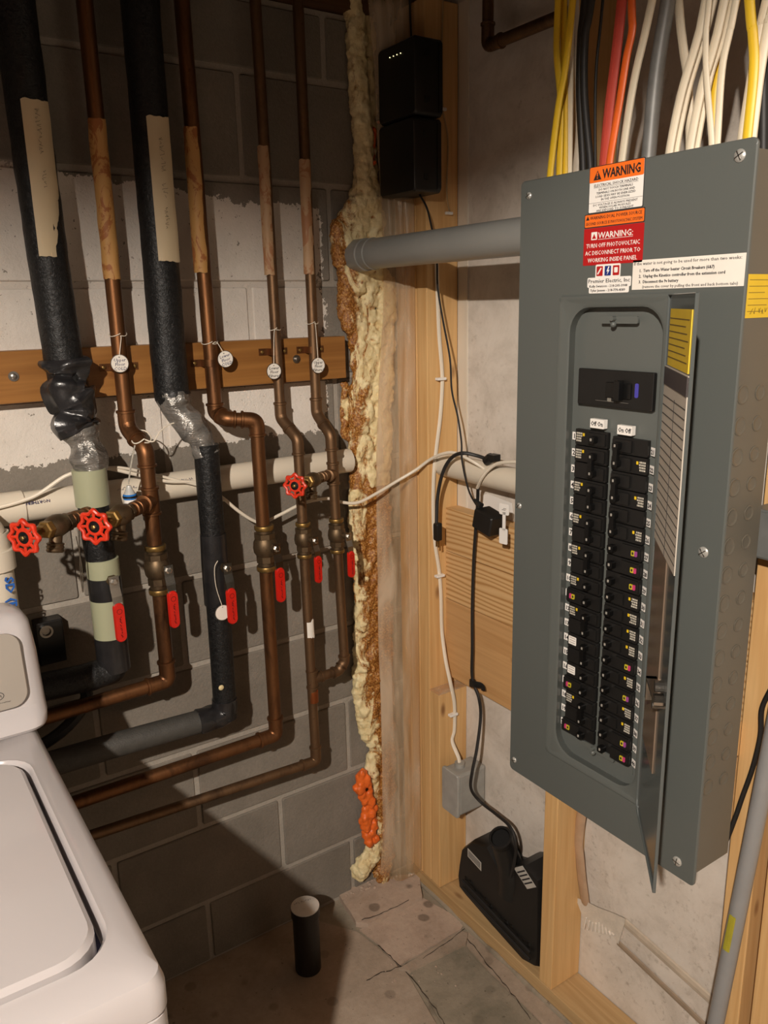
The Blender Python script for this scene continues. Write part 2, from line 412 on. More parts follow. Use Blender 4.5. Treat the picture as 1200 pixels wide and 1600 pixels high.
# corner patch, ledge strip, large rough areas (joints between them read as the cracks)
fslab([(530, 1398), (556, 1440), (575, 1443), (660, 1400), (655, 1364), (560, 1375)], .012, FLOOR2)
fslab([(576, 1446), (562, 1452), (592, 1475), (622, 1510), (720, 1452), (727, 1440), (662, 1403)], .0, FLOOR2)
fslab([(623, 1513), (640, 1516), (728, 1474), (731, 1458), (721, 1454)], .006, FLOOR)
fslab([(642, 1518), (700, 1616), (820, 1630), (845, 1600), (745, 1500), (726, 1478)], -.001, FLOOR3)
fslab([(729, 1478), (748, 1500), (848, 1600), (925, 1640), (733, 1440)], -.001, FLOOR)
bm = BM()
P = [at(*q, 'z', 0) for q in ((560, 1455), (590, 1478), (638, 1520), (696, 1620))]
pts = [(-3.2, 0.005)]+[(-.33, .005)]+[(p.x-.003, p.y) for p in P]+[(-.62, -.62), (-.75, -3.6), (-3.2, -3.6)]
loft(bm, [[(p[0], p[1], -.02) for p in pts], [(p[0], p[1], 0) for p in pts]]); obj('floor_slab', bm, FLOOR, floor)
for pts_ in ([(590, 1476), (612, 1497), (640, 1524), (668, 1560), (700, 1606)], [(572, 1532), (596, 1520), (622, 1511), (650, 1500)], [(726, 1462), (742, 1480), (758, 1502), (790, 1540), (830, 1592)], [(640, 1412), (600, 1432), (566, 1444)], [(660, 1500), (700, 1474), (726, 1454)]):
    P = [at(*q, 'z', .0005) for q in pts_]; L = spline(P, 8); bm = BM(); vs = []
    for k, p in enumerate(L):
        e = Vector((noise.noise(p*60), noise.noise(p*60+Vector((5, 5, 5))), 0))*.004; h_ = .0011*(1+.8*noise.noise(p*90)); q = p+e; q.z = .0135 if pts_[0][0] == 640 else (.0068 if pts_[0][0] == 660 else .0006); vs.append((bm.verts.new(q+Vector((h_, h_, 0))), bm.verts.new(q-Vector((h_, h_, 0)))))
    for a, b in zip(vs, vs[1:]): bm.faces.new((a[0], b[0], b[1], a[1]))
    obj('floor_crack', bm, plain((58, 46, 36), .9), floor)
# crumbs of concrete at the wall foot
crumb = BM()
for k in range(46):
    t = random.random(); p = at(525+t*60+random.uniform(-12, 12), 1392-t*14+random.uniform(-9, 9), 'z', .012)
    if p.y < -.004: sphere(crumb, p, random.uniform(.002, .006), 1, (1, 1, .6))
for k in range(60):
    p = at(random.uniform(600, 760), random.uniform(1400, 1560), 'z', .002); sphere(crumb, p, random.uniform(.001, .0028), 1, (1, 1, .5))
o = obj('concrete_crumbs', crumb, FLOOR2, kind='stuff'); tag(o, 'loose concrete crumbs and grit on the floor by the corner', 'debris')
# ================================================================== STUD WALL
def stud(label, y0, y1, z0=.04, z1=2.15, name='wall_stud', x0=0, x1=.089, mat=None, twist=0):
    bm = BM(); box(bm, x0, x1, y0, y1, z0, z1)
    o = obj(name, bm, mat or STUD, bevel=.002); tag(o, label, 'stud', 'pine studs of the right wall'); return o
stud('pine stud wrapped in plastic sheet nearest the block wall corner', -.085, -.047)
stud('innermost pine stud showing through plastic sheet by the foam', -.045, -.006)
stud('pine stud carrying the white clipped cable beside the plastic sheet', -.125, -.087)
stud('short pine jack stud behind the grey junction box', -.163, -.127, z1=.60)
stud('pine stud rising below and behind the grey breaker panel', -.568, -.530)
stud('right pine stud behind leaning grey conduit', -1.00, -.953)
stud('second pine stud at right edge beside the conduit', -1.08, -1.02)
bm = BM(); box(bm, 0, .089, -3.5, -.01, 0.0, .038); o = obj('sill_plate', bm, PLATE, bevel=.002); tag(o, 'pine bottom plate lying on concrete floor under the studs', 'timber')
bm = BM()  # mortar fillet along the plate foot
bm2 = [(-.004, 0), (.02, 0), (.02, .012)]
tube(bm, [(-.002+noise.noise(Vector((0, y*.1, 3)))*.004, -.07-y*.02, .0) for y in range(50)], lambda t: .006+.004*noise.noise(Vector((t*20, 1, 2))), 8)
o = obj('concrete_bead', bm, FLOOR3, smooth=True); tag(o, 'rough concrete bead along foot of the bottom plate', 'concrete')
PLANK2 = wood('plain_plank_wood', (208, 164, 112), (190, 144, 92), 'y')
def plank(y0, y1, z0, z1, label, g='planks between the studs'):
    bm = BM(); box(bm, .052, .0895, y0, y1, z0, z1); o = obj('plank', bm, PLANK2 if z0 < .7 else PLANK, bevel=.0015); tag(o, label, 'plank', g)
plank(-.53, -.1255, .957, 1.065, 'top horizontal pine plank left of the panel under white pipe')
plank(-.53, -.1255, .834, .9555, 'middle horizontal pine plank left of the panel')
plank(-.53, -.1255, .628, .8325, 'lowest widest horizontal pine plank left of the panel')
plank(-.952, -.5685, .957, 1.065, 'top pine plank mostly hidden behind the breaker panel')
plank(-.952, -.5685, .834, .9555, 'middle pine plank seen in gap right of breaker panel')
plank(-.952, -.5685, .628, .8325, 'lowest pine plank seen in gap right of breaker panel')
bm = BM(); box(bm, .0886, .0912, -.158, -.1265, .04, 2.15); box(bm, .0870, .0912, -.160, -.157, .04, 2.15)
o = obj('plastic_strip', bm, plain((216, 206, 190), .35, 0, .04, 8)); tag(o, 'pale plastic strip lining the wall edge beside corner stud', 'plastic strip')
bm = BM(); pts = [at(*q, 'x', .088) for q in ((754, 774), (762, 771), (800, 786), (803, 815), (756, 800))]
loft(bm, [[p for p in pts], [p+Vector((-.0015, 0, 0)) for p in pts]]); o = obj('plastic_card', bm, WHITE); tag(o, 'white plastic card against the wall behind power adapter', 'card')
# poly sheet
def sheet():
    bm = BM(); rows = []
    left = [(0, 575), (100, 584), (200, 588), (300, 594), (400, 600), (500, 598), (600, 592), (700, 588), (800, 588), (900, 590), (1000, 591), (1100, 595), (1200, 597), (1300, 598), (1366, 594)]
    def lx(py):
        for (a, b), (c, d) in zip(left, left[1:]):
            if a <= py <= c: return b+(d-b)*(py-a)/(c-a)
        return left[-1][1]
    N = 90; Mx = 22
    for j in range(N+1):
        py = 1366*j/N; A = at(lx(py), py, 'y', -.040); z = A.z
        B = Vector((-.004, -.0865, z)); row = []
        for i in range(Mx+1):
            t = i/Mx; p = A.lerp(B, t); p.z = z-.02*math.sin(t*3.1)*(1 if j == N else 0)
            nrm = Vector((-.64, -.77, 0)); k = math.sin(t*math.pi)
            p += nrm*k*(.010*noise.noise(Vector((t*5, 1.3, z*2.2)))+.006*noise.noise(Vector((t*14, 4, z*3)))+.010)
            row.append(bm.verts.new(p))
        rows.append(row)
    for a, b in zip(rows, rows[1:]):
        for i in range(Mx): bm.faces.new((a[i], a[i+1], b[i+1], b[i]))
    o = obj('plastic_sheet', bm, POLY, smooth=True)
    s = o.modifiers.new('thick', 'SOLIDIFY'); s.thickness = .0006
    tag(o, 'translucent tan plastic sheet stapled over the corner stud', 'plastic sheet')
sheet()
# scrap of plastic on jack stud
bm = BM(); box(bm, -.003, .089, -.166, -.128, .601, .6035); o = obj('plastic_scrap', bm, POLY); tag(o, 'scrap of clear plastic on top of the short jack stud', 'plastic')
# insulating foam in the corner
def foam(name, rows, label, mat, ybase, rmin, rmax, seed, dens=4, vox=.0032, strength=.009, tx=.016):
    random.seed(seed); bm = BM()
    for (py0, l0, r0), (py1, l1, r1) in zip(rows, rows[1:]):
        n = max(2, int(abs(py1-py0)/7))
        for k in range(n):
            t = k/n; py = py0+(py1-py0)*t; l = l0+(l1-l0)*t; r = r0+(r1-r0)*t
            for q in range(dens):
                R = random.uniform(rmin, rmax)
                px_r = R*1258/2.0
                u = random.random() if q > 1 else q
                px = l+px_r+(max(r-l-2*px_r, 0))*u
                p = at(px, py, 'y', ybase-random.uniform(0, .012)); p.y = ybase+.004-random.uniform(0, .014)
                sphere(bm, p, R, 1, (1, .9, random.uniform(.9, 1.9)))
    o = obj(name, bm, mat, smooth=False)
    m = o.modifiers.new('r', 'REMESH'); m.mode = 'VOXEL'; m.voxel_size = vox; m.use_smooth_shade = True
    s = o.modifiers.new('s', 'SMOOTH'); s.iterations = 2; s.factor = .5
    for nm, sc, st in (('c1', tx, strength), ('c2', .006, strength*.5)):
        tex = bpy.data.textures.new(name+nm, 'CLOUDS'); tex.noise_scale = sc; tex.noise_depth = 3
        d = o.modifiers.new(nm, 'DISPLACE'); d.texture = tex; d.strength = st; d.mid_level = .5; d.texture_coords = 'LOCAL'
    tag(o, label, 'foam'); return o
foam('spray_foam', [(-10, 541, 562), (60, 544, 566), (150, 549, 570), (240, 556, 578), (290, 552, 592), (325, 545, 598), (352, 517, 602), (372, 514, 600),
    (395, 518, 600), (420, 524, 604), (440, 530, 622), (470, 527, 621), (500, 532, 620), (520, 544, 620), (560, 548, 618), (600, 548, 616), (630, 544, 616), (680, 546, 615), (705, 549, 613), (720, 549, 613), (760, 546, 612),
    (800, 543, 612), (860, 549, 612), (940, 553, 614), (1010, 552, 616), (1060, 550, 618), (1110, 552, 619), (1150, 562, 620), (1170, 578, 620), (1200, 570, 620), (1235, 580, 621), (1300, 583, 618),
    (1320, 572, 618), (1350, 556, 616), (1372, 548, 608)], 'cream and amber expanding foam running full height of the corner', FOAM, -.014, .013, .024, 3, 5)
foam('spray_foam', [(1212, 560, 580), (1235, 553, 584), (1262, 568, 592), (1285, 560, 592), (1325, 572, 594)], 'bright orange expanding foam low in the corner above the floor', OFOAM, -.030, .007, .012, 5, 7, .003, .004, .01)
foam('spray_foam', [(192, 575, 592), (240, 576, 590), (275, 577, 588)], 'small orange expanding foam streak beside the black wall boxes', OFOAM, -.02, .005, .008, 8, 2, .003, .004, .01)
foam('spray_foam', [(0, 566, 584), (90, 570, 588), (190, 576, 590), (300, 580, 590)], 'dark amber sprayed foam strip left of black wall boxes', FOAM, -.004, .006, .010, 11, 3, .004, .006, .01)
foam('spray_foam', [(600, 531, 548), (640, 529, 548), (690, 534, 552)], 'flat amber foam smear on grey block right of the ledger board', FOAM, .004, .006, .010, 12, 3, .004, .004, .01)
random.seed(21)
# ================================================================== HORIZONTAL PIPES
def pipe_thing(name, label, cat, pts, r, mat, n=20, rad=.05, group=None):
    t = thing(name, label, cat, Vector(pts[0])-Vector((0, 0, r)), group)
    bm = BM(); tube(bm, fillet(pts, rad) if len(pts) > 2 else pts, r, n); obj('pipe', bm, mat, t, smooth=True); return t
def ring(t, name, o, d, r, h, mat, label=None, ch=.0015):
    bm = BM(); lathe(bm, [(r-ch, -h/2), (r, -h/2+ch), (r, h/2-ch), (r-ch, h/2)], axis_m(o, d), 20); return obj(name, bm, mat, t, smooth=True, label=label)
t = pipe_thing('plastic_conduit', 'thick grey plastic pipe running from the foam corner to panel', 'pipe', [(-.12, .004, 1.647), (-.12, -.70, 1.647)], .0315, PVCG, 28)
ring(t, 'coupling', (-.12, -.05, 1.647), (0, 1, 0), .0345, .045, PVCG); ring(t, 'coupling', (-.12, -.098, 1.647), (0, 1, 0), .0335, .006, PVCG)
bm = BM(); box(bm, -.105, -.0, -.66, -.62, 1.60, 1.612); obj('hanger', bm, STEEL, t)
t = pipe_thing('drain_pipe', 'cream plastic pipe running level along the block wall', 'pipe', [(-1.3, -.029, 1.192), (-.158, -.029, 1.192)], .0275, WHITEP, 24)
text('NORTHERN', FY(-.824, -.0572, 1.206) @ Matrix.Rotation(math.pi, 4, 'Z'), .0085, INKB, t, width=.045)
for xx in (-.585, -.70): scrawl(FY(xx, -.0560, 1.203), .035, .006, INKB, t, int(-xx*100), 'print', gaps=())
ring(t, 'solvent_ring', (-.515, -.029, 1.192), (1, 0, 0), .0283, .006, plain((96, 90, 150), .4, 0, .1, 20), 'purple solvent ring')
ring(t, 'coupling', (-.90, -.029, 1.192), (1, 0, 0), .031, .07, WHITEP)
t = pipe_thing('drain_pipe', 'cream plastic pipe coming through the studs towards the panel', 'pipe', [(.045, -.0855, 1.172), (.045, -.60, 1.172)], .0275, WHITEP, 24)
# holes in stud faces shown as dark rings
# ================================================================== LEDGER BOARD
led = thing('ledger_board', 'brown stained board bolted across block wall behind the pipes', 'board', (-.8, -.02, 1.383))
bm = BM(); box(bm, -1.5, -.163, -.039, .0, 1.383, 1.475); obj('board', bm, BOARD, led, bevel=.002)
for px, py in ((21, 588), (463, 561)):
    p = at(px, py, 'y', -.039); bm = BM(); lathe(bm, [(.009, 0), (.009, .002), (.005, .002), (.005, .006), (.003, .007)], axis_m((p.x, -.039, p.z), (0, -1, 0)), 12); obj('bolt', bm, STEEL, led, smooth=True)
# ================================================================== VERTICAL PIPES
def collar(bm, p, d, r, h=.006): lathe(bm, [(r, -h/2), (r*1.14, -h/2+.001), (r*1.14, h/2-.001), (r, h/2)], axis_m(p, d), 16)
def copper_run(t, pts, r, mat, rad=.022, elbows=True):
    bm = BM(); tube(bm, fillet(pts, rad, 7), r, 16); obj('pipe', bm, mat, t, smooth=True)
    P = [Vector(p) for p in pts]
    if elbows:
        for a, b, c in zip(P, P[1:], P[2:]):
            u = (a-b); v = (c-b); ru = min(rad, u.length*.49, v.length*.49)
            e = min(.016, u.length*.48-ru if u.length*.48 > ru else 0, v.length*.48-ru if v.length*.48 > ru else 0); e = max(e, .0)
            bm = BM(); q = [b+u.normalized()*(ru+e), b+u.normalized()*ru]; 
            path = [b+u.normalized()*(ru+e)]+fillet([b+u.normalized()*ru, b, b+v.normalized()*ru], ru, 7)[0:]+[b+v.normalized()*(ru+e)]
            tube(bm, path, r*1.13, 16); collar(bm, path[0], u, r*1.13); collar(bm, path[-1], v, r*1.13)
            obj('elbow', bm, mat, t, smooth=True)
def tee(t, p, d, r, mat, L=.045):
    bm = BM(); tube(bm, [Vector(p)-Vector((0, 0, L/2)), Vector(p)+Vector((0, 0, L/2))], r*1.14, 16)
    d = Vector(d).normalized(); tube(bm, [Vector(p), Vector(p)+d*L*.6], r*1.1, 16)
    collar(bm, Vector(p)+Vector((0, 0, L/2)), (0, 0, 1), r*1.14); collar(bm, Vector(p)-Vector((0, 0, L/2)), (0, 0, 1), r*1.14); collar(bm, Vector(p)+d*L*.6, d, r*1.1)
    obj('tee', bm, mat, t, smooth=True)
def ball_valve(t, x, y, z, s=1, body=True, dx=.011, dy=-.028, grip=.075, glabel='red grip'):
    bm = BM(); M = Matrix.Translation((x, y, z))
    if body:
        lathe(bm, [(.016*s, -.055*s), (.020*s, -.053*s), (.020*s, -.042*s), (.017*s, -.041*s), (.017*s, -.034*s)], M, 16)
        lathe(bm, [(.019*s, -.034*s), (.021*s, -.033*s), (.021*s, -.02*s), (.019*s, -.019*s)], M, 8)
        lathe(bm, [(.019*s, -.02*s), (.024*s, -.012*s), (.0255*s, 0), (.024*s, .012*s), (.02*s, .02*s)], M, 16)
        lathe(bm, [(.020*s, .018*s), (.023*s, .019*s), (.023*s, .03*s), (.02*s, .031*s)], M, 8)
        lathe(bm, [(.017*s, .03*s), (.017*s, .037*s), (.0195*s, .038*s), (.0195*s, .046*s), (.016*s, .048*s)], M, 16)
    d = Vector((dx, dy, 0)); tube(bm, [Vector((x, y, z))+(Vector() if body else d*.72), Vector((x, y, z))+d*1.02], .008*s, 12)
    lathe(bm, [(.011*s, 0), (.011*s, .004), (.007*s, .005)], axis_m(Vector((x, y, z))+d*.8, d), 6)
    v = obj('ball_valve', bm, BODYB, t, smooth=True)
    if body:
        for zz in (-.0475, .042):
            bm = BM(); lathe(bm, [(.0198*s, -.005*s), (.0206*s, -.004*s), (.0206*s, .004*s), (.0198*s, .005*s)], Matrix.Translation((x, y, z+zz*s)), 16); obj('brass_ring', bm, BRASS, v, smooth=True)
    o = Vector((x, y, z))+d*1.04; bm = BM(); Mm = frame(o, (1, .12, 0), (0, 0, 1))
    # steel lever with crank
    prof = [(.010, .0), (-.012, .001), (-.028, .006), (-.040, .0075), (-.05, .0075)]
    L = []
    for zz, nn in prof:
        wdt = .0095*s if zz > -.03 else .0085*s
        L.append([(-wdt, zz*s, nn), (wdt, zz*s, nn), (wdt, zz*s, nn+.002), (-wdt, zz*s, nn+.002)])
    loft(bm, L, M=Mm); lathe(bm, [(.0065*s, .0), (.0065*s, .006), (.004*s, .007)], Mm, 6)
    obj('lever', bm, CHROME, v)
    bm = BM(); pts = rr(-.0098*s, .0098*s, (-.042-grip)*s, -.040*s, .0095*s, 5)
    slab(bm, pts, .0045, .0125, Mm, .0018); g = obj('grip', bm, RED, v, smooth=True, label=glabel)
    scrawl(Mm @ Matrix.Translation((-.002*s, -.066*s, .0129)) @ Matrix.Rotation(-math.pi/2, 4, 'Z'), .04*s, .0042*s, DBLACK, v, 5, 'print', .00035, ())
    bm = BM(); loft(bm, [[(c[0], c[1]-.056*s, .0128) for c in circ(.0052*s, 0, 16)], [(c[0], c[1]-.056*s, .0128) for c in circ(.0044*s, 0, 16)]], False, False, Mm); obj('emblem_ring', bm, DBLACK, v)
    return v
def strap(t, x, z, r):
    bm = BM(); pts = []
    yb = -.0385; yc = -.0385-r
    path = [(-r-.022, yb-.001), (-r-.002, yb-.001)]+[(-(r+.0015)*math.cos(a), yc-(r+.0015)*math.sin(a)) for a in [math.pi*k/8 for k in range(9)]]+[(r+.002, yb-.001), (r+.022, yb-.001)]
    loops = [[(x+p[0], p[1], z+dz) for dz in (-.007, .007)]+[(x+p[0]*(1.0), p[1]-.0012, z+dz) for dz in (.007, -.007)] for p in path]
    loft(bm, loops); o = obj('pipe_strap', bm, COPPER, t, smooth=True)
    for sx in (-1, 1):
        bm = BM(); sphere(bm, (x+sx*(r+.015), yb-.004, z), .0042, 1, (1, .7, 1)); obj('screw', bm, BRASS, o, smooth=True)
def wrap_tape(t, x, y, z0, z1, r, mat, a0=-2.6, a1=-.6, label='masking tape label', torn=.01, name='tape_label'):
    bm = BM(); N = 26; K = 14; rows = []
    for j in range(N+1):
        z = z0+(z1-z0)*j/N; row = []
        for i in range(K+1):
            a = a0+(a1-a0)*i/K; e = 0
            if j in (0, N): e = .35*torn*noise.noise(Vector((i*.35, z0*9, j)))+.4*torn*(i/K-.5)*(1 if j else -1)
            rad = r+(.0012 if r < .03 else .0032)+.0012*noise.noise(Vector((a*2, z*30, x*9)))
            row.append(bm.verts.new((x+rad*math.cos(a), y+rad*math.sin(a), z+e)))
        rows.append(row)
    for p, q in zip(rows, rows[1:]):
        for i in range(K): bm.faces.new((p[i], p[i+1], q[i+1], q[i]))
    o = obj(name, bm, mat, t, smooth=True, label=label)
    return o
TOP = 2.38
YU, YL = -.054, -.105; RL, RS = .0143, .0111
# riser B
B = thing('copper_riser', 'copper pipe second from left with lever valve and tee branch', 'pipe', (-.652, YL, .79), 'riser pipes on the block wall')
copper_run(B, [(-.668, YU, TOP), (-.668, YU, 1.322), (-.653, YL, 1.285), (-.652, YL, .808), (-1.0, YL, .80)], RL, COPPER, .026)
tee(B, (-.652, YL, 1.185), (-.7, -.7, 0), RL, COPPER, .05); ball_valve(B, -.652, YL, 1.05); strap(B, -.668, 1.437, RL)
wrap_tape(B, -.668, YU, 1.595, 1.865, RL, MASKO, -3.3, .2, 'old stained masking tape')
# riser D
D = thing('copper_riser', 'copper pipe jogging right above cream pipe, right of insulated one', 'pipe', (-.419, YL, .59), 'riser pipes on the block wall')
copper_run(D, [(-.497, YU, TOP), (-.487, YU, 1.335), (-.478, YL+.02, 1.324), (-.421, YL, 1.318), (-.419, YL, .607), (-1.0, YL, .607)], RL, COPPER, .026)
ball_valve(D, -.4185, YL, 1.05); strap(D, -.489, 1.435, RL)
wrap_tape(D, -.494, YU, 1.607, 1.868, RL, MASKO, -3.3, .2, 'old stained masking tape')
# riser E
E_ = thing('copper_riser', 'thinner copper pipe with lever valve second from the foam corner', 'pipe', (-.322, YL, .49), 'riser pipes on the block wall')
copper_run(E_, [(-.350, YU, TOP), (-.340, YU, 1.310), (-.329, YL, 1.270), (-.321, YL, .505), (-1.0, YL, .53)], RS, DCOPPER, .02)
ball_valve(E_, -.326, YL, 1.05, .8); tee(E_, (-.321, YL, .715), (1, 0, 0), RS, DCOPPER, .04); strap(E_, -.343, 1.45, RS)
wrap_tape(E_, -.3475, YU, 1.603, 1.848, RS, MASKP, -3.2, .3, 'peeling stained masking tape')
ring(E_, 'coupling', (-.321, YL, .672), (0, 0, 1), RS*1.12, .03, copper('rusty_fitting', (160, 90, 50), (104, 66, 40)), 'orange stained coupling')
bm = BM(); 
wrap_tape(E_, -.3235, YL, .82, .86, RS, PAPER, -2.4, -.6, 'worn white sticker', .02, 'sticker')
# riser F
F_ = thing('copper_riser', 'thin copper pipe closest to the foam corner with valve and branch', 'pipe', (-.235, YL, .70), 'riser pipes on the block wall')
copper_run(F_, [(-.2565, YU, TOP), (-.252, YU, 1.312), (-.248, YL, 1.270), (-.234, YL, .735), (-.252, YL, .715), (-.300, YL, .715)], RS, DCOPPER, .02)
ball_valve(F_, -.242, YL, 1.045, .8); tee(F_, (-.2455, YL, 1.185), (-.8, -.6, 0), RS, DCOPPER, .045); strap(F_, -.2535, 1.45, RS)
wrap_tape(F_, -.256, YU, 1.605, 1.83, RS, MASKP, -3.2, .3, 'stained masking tape')
# insulated riser A
A = thing('insulated_pipe', 'thickest black insulated pipe at far left with sage green sleeve', 'pipe', (-.758, -.11, .86), 'riser pipes on the block wall')
bm = BM(); tube(bm, spline([(-.789, -.072, TOP), (-.786, -.072, 2.0), (-.782, -.073, 1.7), (-.774, -.075, 1.45), (-.770, -.078, 1.405)], 12), .0335, 24, wob=.05); obj('insulation', bm, INSUL, A, smooth=True)
wrap_tape(A, -.786, -.072, 1.63, 1.875, .0335, MASK, -2.0, -.55, 'masking tape label')
scrawl(Matrix.Translation((-.783, -.1112, 1.86)) @ Matrix.Rotation(math.pi/2, 4, 'X') @ Matrix.Rotation(-math.pi/2, 4, 'Z'), .12, .008, plain((92, 84, 74), .6, 0, 0), A, 2, gaps=(.6, .66, .72))
bm = BM(); tube(bm, spline([(-.773, -.078, 1.46), (-.771, -.078, 1.43), (-.776, -.085, 1.40), (-.764, -.088, 1.37), (-.771, -.092, 1.345), (-.766, -.094, 1.33)], 8), lambda t: .0365+.0045*math.sin(t*17)+.002*math.sin(t*41), 24, wob=.35); obj('black_tape', bm, BTAPE, A, smooth=True, label='crumpled shiny black tape')
bm = BM(); tube(bm, spline([(-.768, -.094, 1.342), (-.763, -.097, 1.315), (-.758, -.104, 1.285), (-.760, -.108, 1.25)], 8), lambda t: .031+.003*math.sin(t*11), 24, wob=.2); obj('duct_tape', bm, DUCT, A, smooth=True, label='silver duct tape')
bm = BM(); lathe(bm, [(.0285, 0), (.0305, 0), (.0305, .068), (.0285, .068)], Matrix.Translation((-.761, -.11, 1.195)), 32); obj('sleeve', bm, SAGE, A, smooth=True, label='sage green plastic sleeve')
bm = BM(); tube(bm, [(-.761, -.11, 1.198), (-.760, -.11, 1.14), (-.758, -.11, 1.085)], .0275, 24, wob=.05); obj('insulation', bm, INSUL, A, smooth=True)
for z0, z1, m, l in ((1.055, 1.092, SAGE, 'sage green sleeve ring'), (1.012, 1.056, BTAPE, None), (.935, 1.013, SAGE, 'sage green sleeve'), (.865, .936, BTAPE, None)):
    bm = BM(); lathe(bm, [(.0285, z0), (.030+(0 if m is SAGE else .0006), z0+.001), (.030+(0 if m is SAGE else .0006), z1-.001), (.0285, z1)], Matrix.Translation((-.756, -.11, 0)), 28)
    obj('sleeve' if m is SAGE else 'black_tape', bm, m, A, smooth=True, label=l)
bm = BM(); tube(bm, fillet([(-.756, -.11, .89), (-.757, -.11, .865), (-.80, -.11, .862), (-1.1, -.11, .875)], .03), .027, 20, wob=.12); obj('insulation', bm, INSUL, A, smooth=True)
ball_valve(A, -.756, -.11, 1.055, 1.0, body=False, dx=.006, dy=-.040)
# insulated riser C
Cc = thing('insulated_pipe', 'black insulated pipe between two copper pipes, silver tape at its jog', 'pipe', (-.536, -.11, .68), 'riser pipes on the block wall')
bm = BM(); tube(bm, spline([(-.578, -.072, TOP), (-.578, -.072, 2.0), (-.581, -.073, 1.6), (-.582, -.074, 1.40), (-.580, -.076, 1.376)], 12), .0335, 24, wob=.05); obj('insulation', bm, INSUL, Cc, smooth=True)
wrap_tape(Cc, -.579, -.072, 1.625, 1.87, .0335, MASK, -2.05, -.8, 'masking tape label')
scrawl(Matrix.Translation((-.5795, -.1112, 1.835)) @ Matrix.Rotation(math.pi/2, 4, 'X') @ Matrix.Rotation(-math.pi/2, 4, 'Z'), .15, .009, plain((92, 84, 74), .6, 0, 0), Cc, 3, gaps=(.4, .46, .72))
bm = BM(); tube(bm, spline([(-.580, -.078, 1.385), (-.578, -.082, 1.355), (-.562, -.094, 1.325), (-.545, -.103, 1.298), (-.535, -.108, 1.262)], 8), lambda t: .0305-.005*t+.0025*math.sin(t*13), 24, wob=.22); obj('duct_tape', bm, DUCT, Cc, smooth=True, label='wrinkled silver duct tape')
bm = BM(); tube(bm, [(-.5345, -.11, 1.282), (-.5345, -.11, 1.2), (-.535, -.11, 1.12), (-.535, -.11, .9), (-.536, -.11, .8), (-.537, -.11, .69)], .0245, 24, wob=.05); obj('insulation', bm, INSUL, Cc, smooth=True)
bm = BM(); tube(bm, [(-.535, -.11, 1.10), (-.535, -.111, 1.04), (-.536, -.111, .95)], .0262, 20, wob=.1); obj('black_tape', bm, BTAPE, Cc, smooth=True)
bm = BM(); tube(bm, fillet([(-.537, -.11, .735), (-.5375, -.11, .70), (-.57, -.11, .70), (-.60, -.11, .70)], .03), .0262, 20, wob=.2); obj('black_tape', bm, BTAPE, Cc, smooth=True, label='creased black tape at bottom elbow')
bm = BM(); tube(bm, [(-.59, -.11, .70), (-.75, -.11, .705), (-1.05, -.11, .71)], .0245, 20, wob=.05); obj('insulation', bm, plain((66, 64, 60), .6, 0, .15, 60, .5), Cc, smooth=True, label='greyed insulation')
ball_valve(Cc, -.534, -.11, 1.035, 1.0, body=False, dx=.008, dy=-.038)
bm = BM(); sphere(bm, (-.552, -.136, .775), .006, 2, (1, .5, 1)); obj('foam_speck', bm, plain((214, 196, 150), .6), Cc)
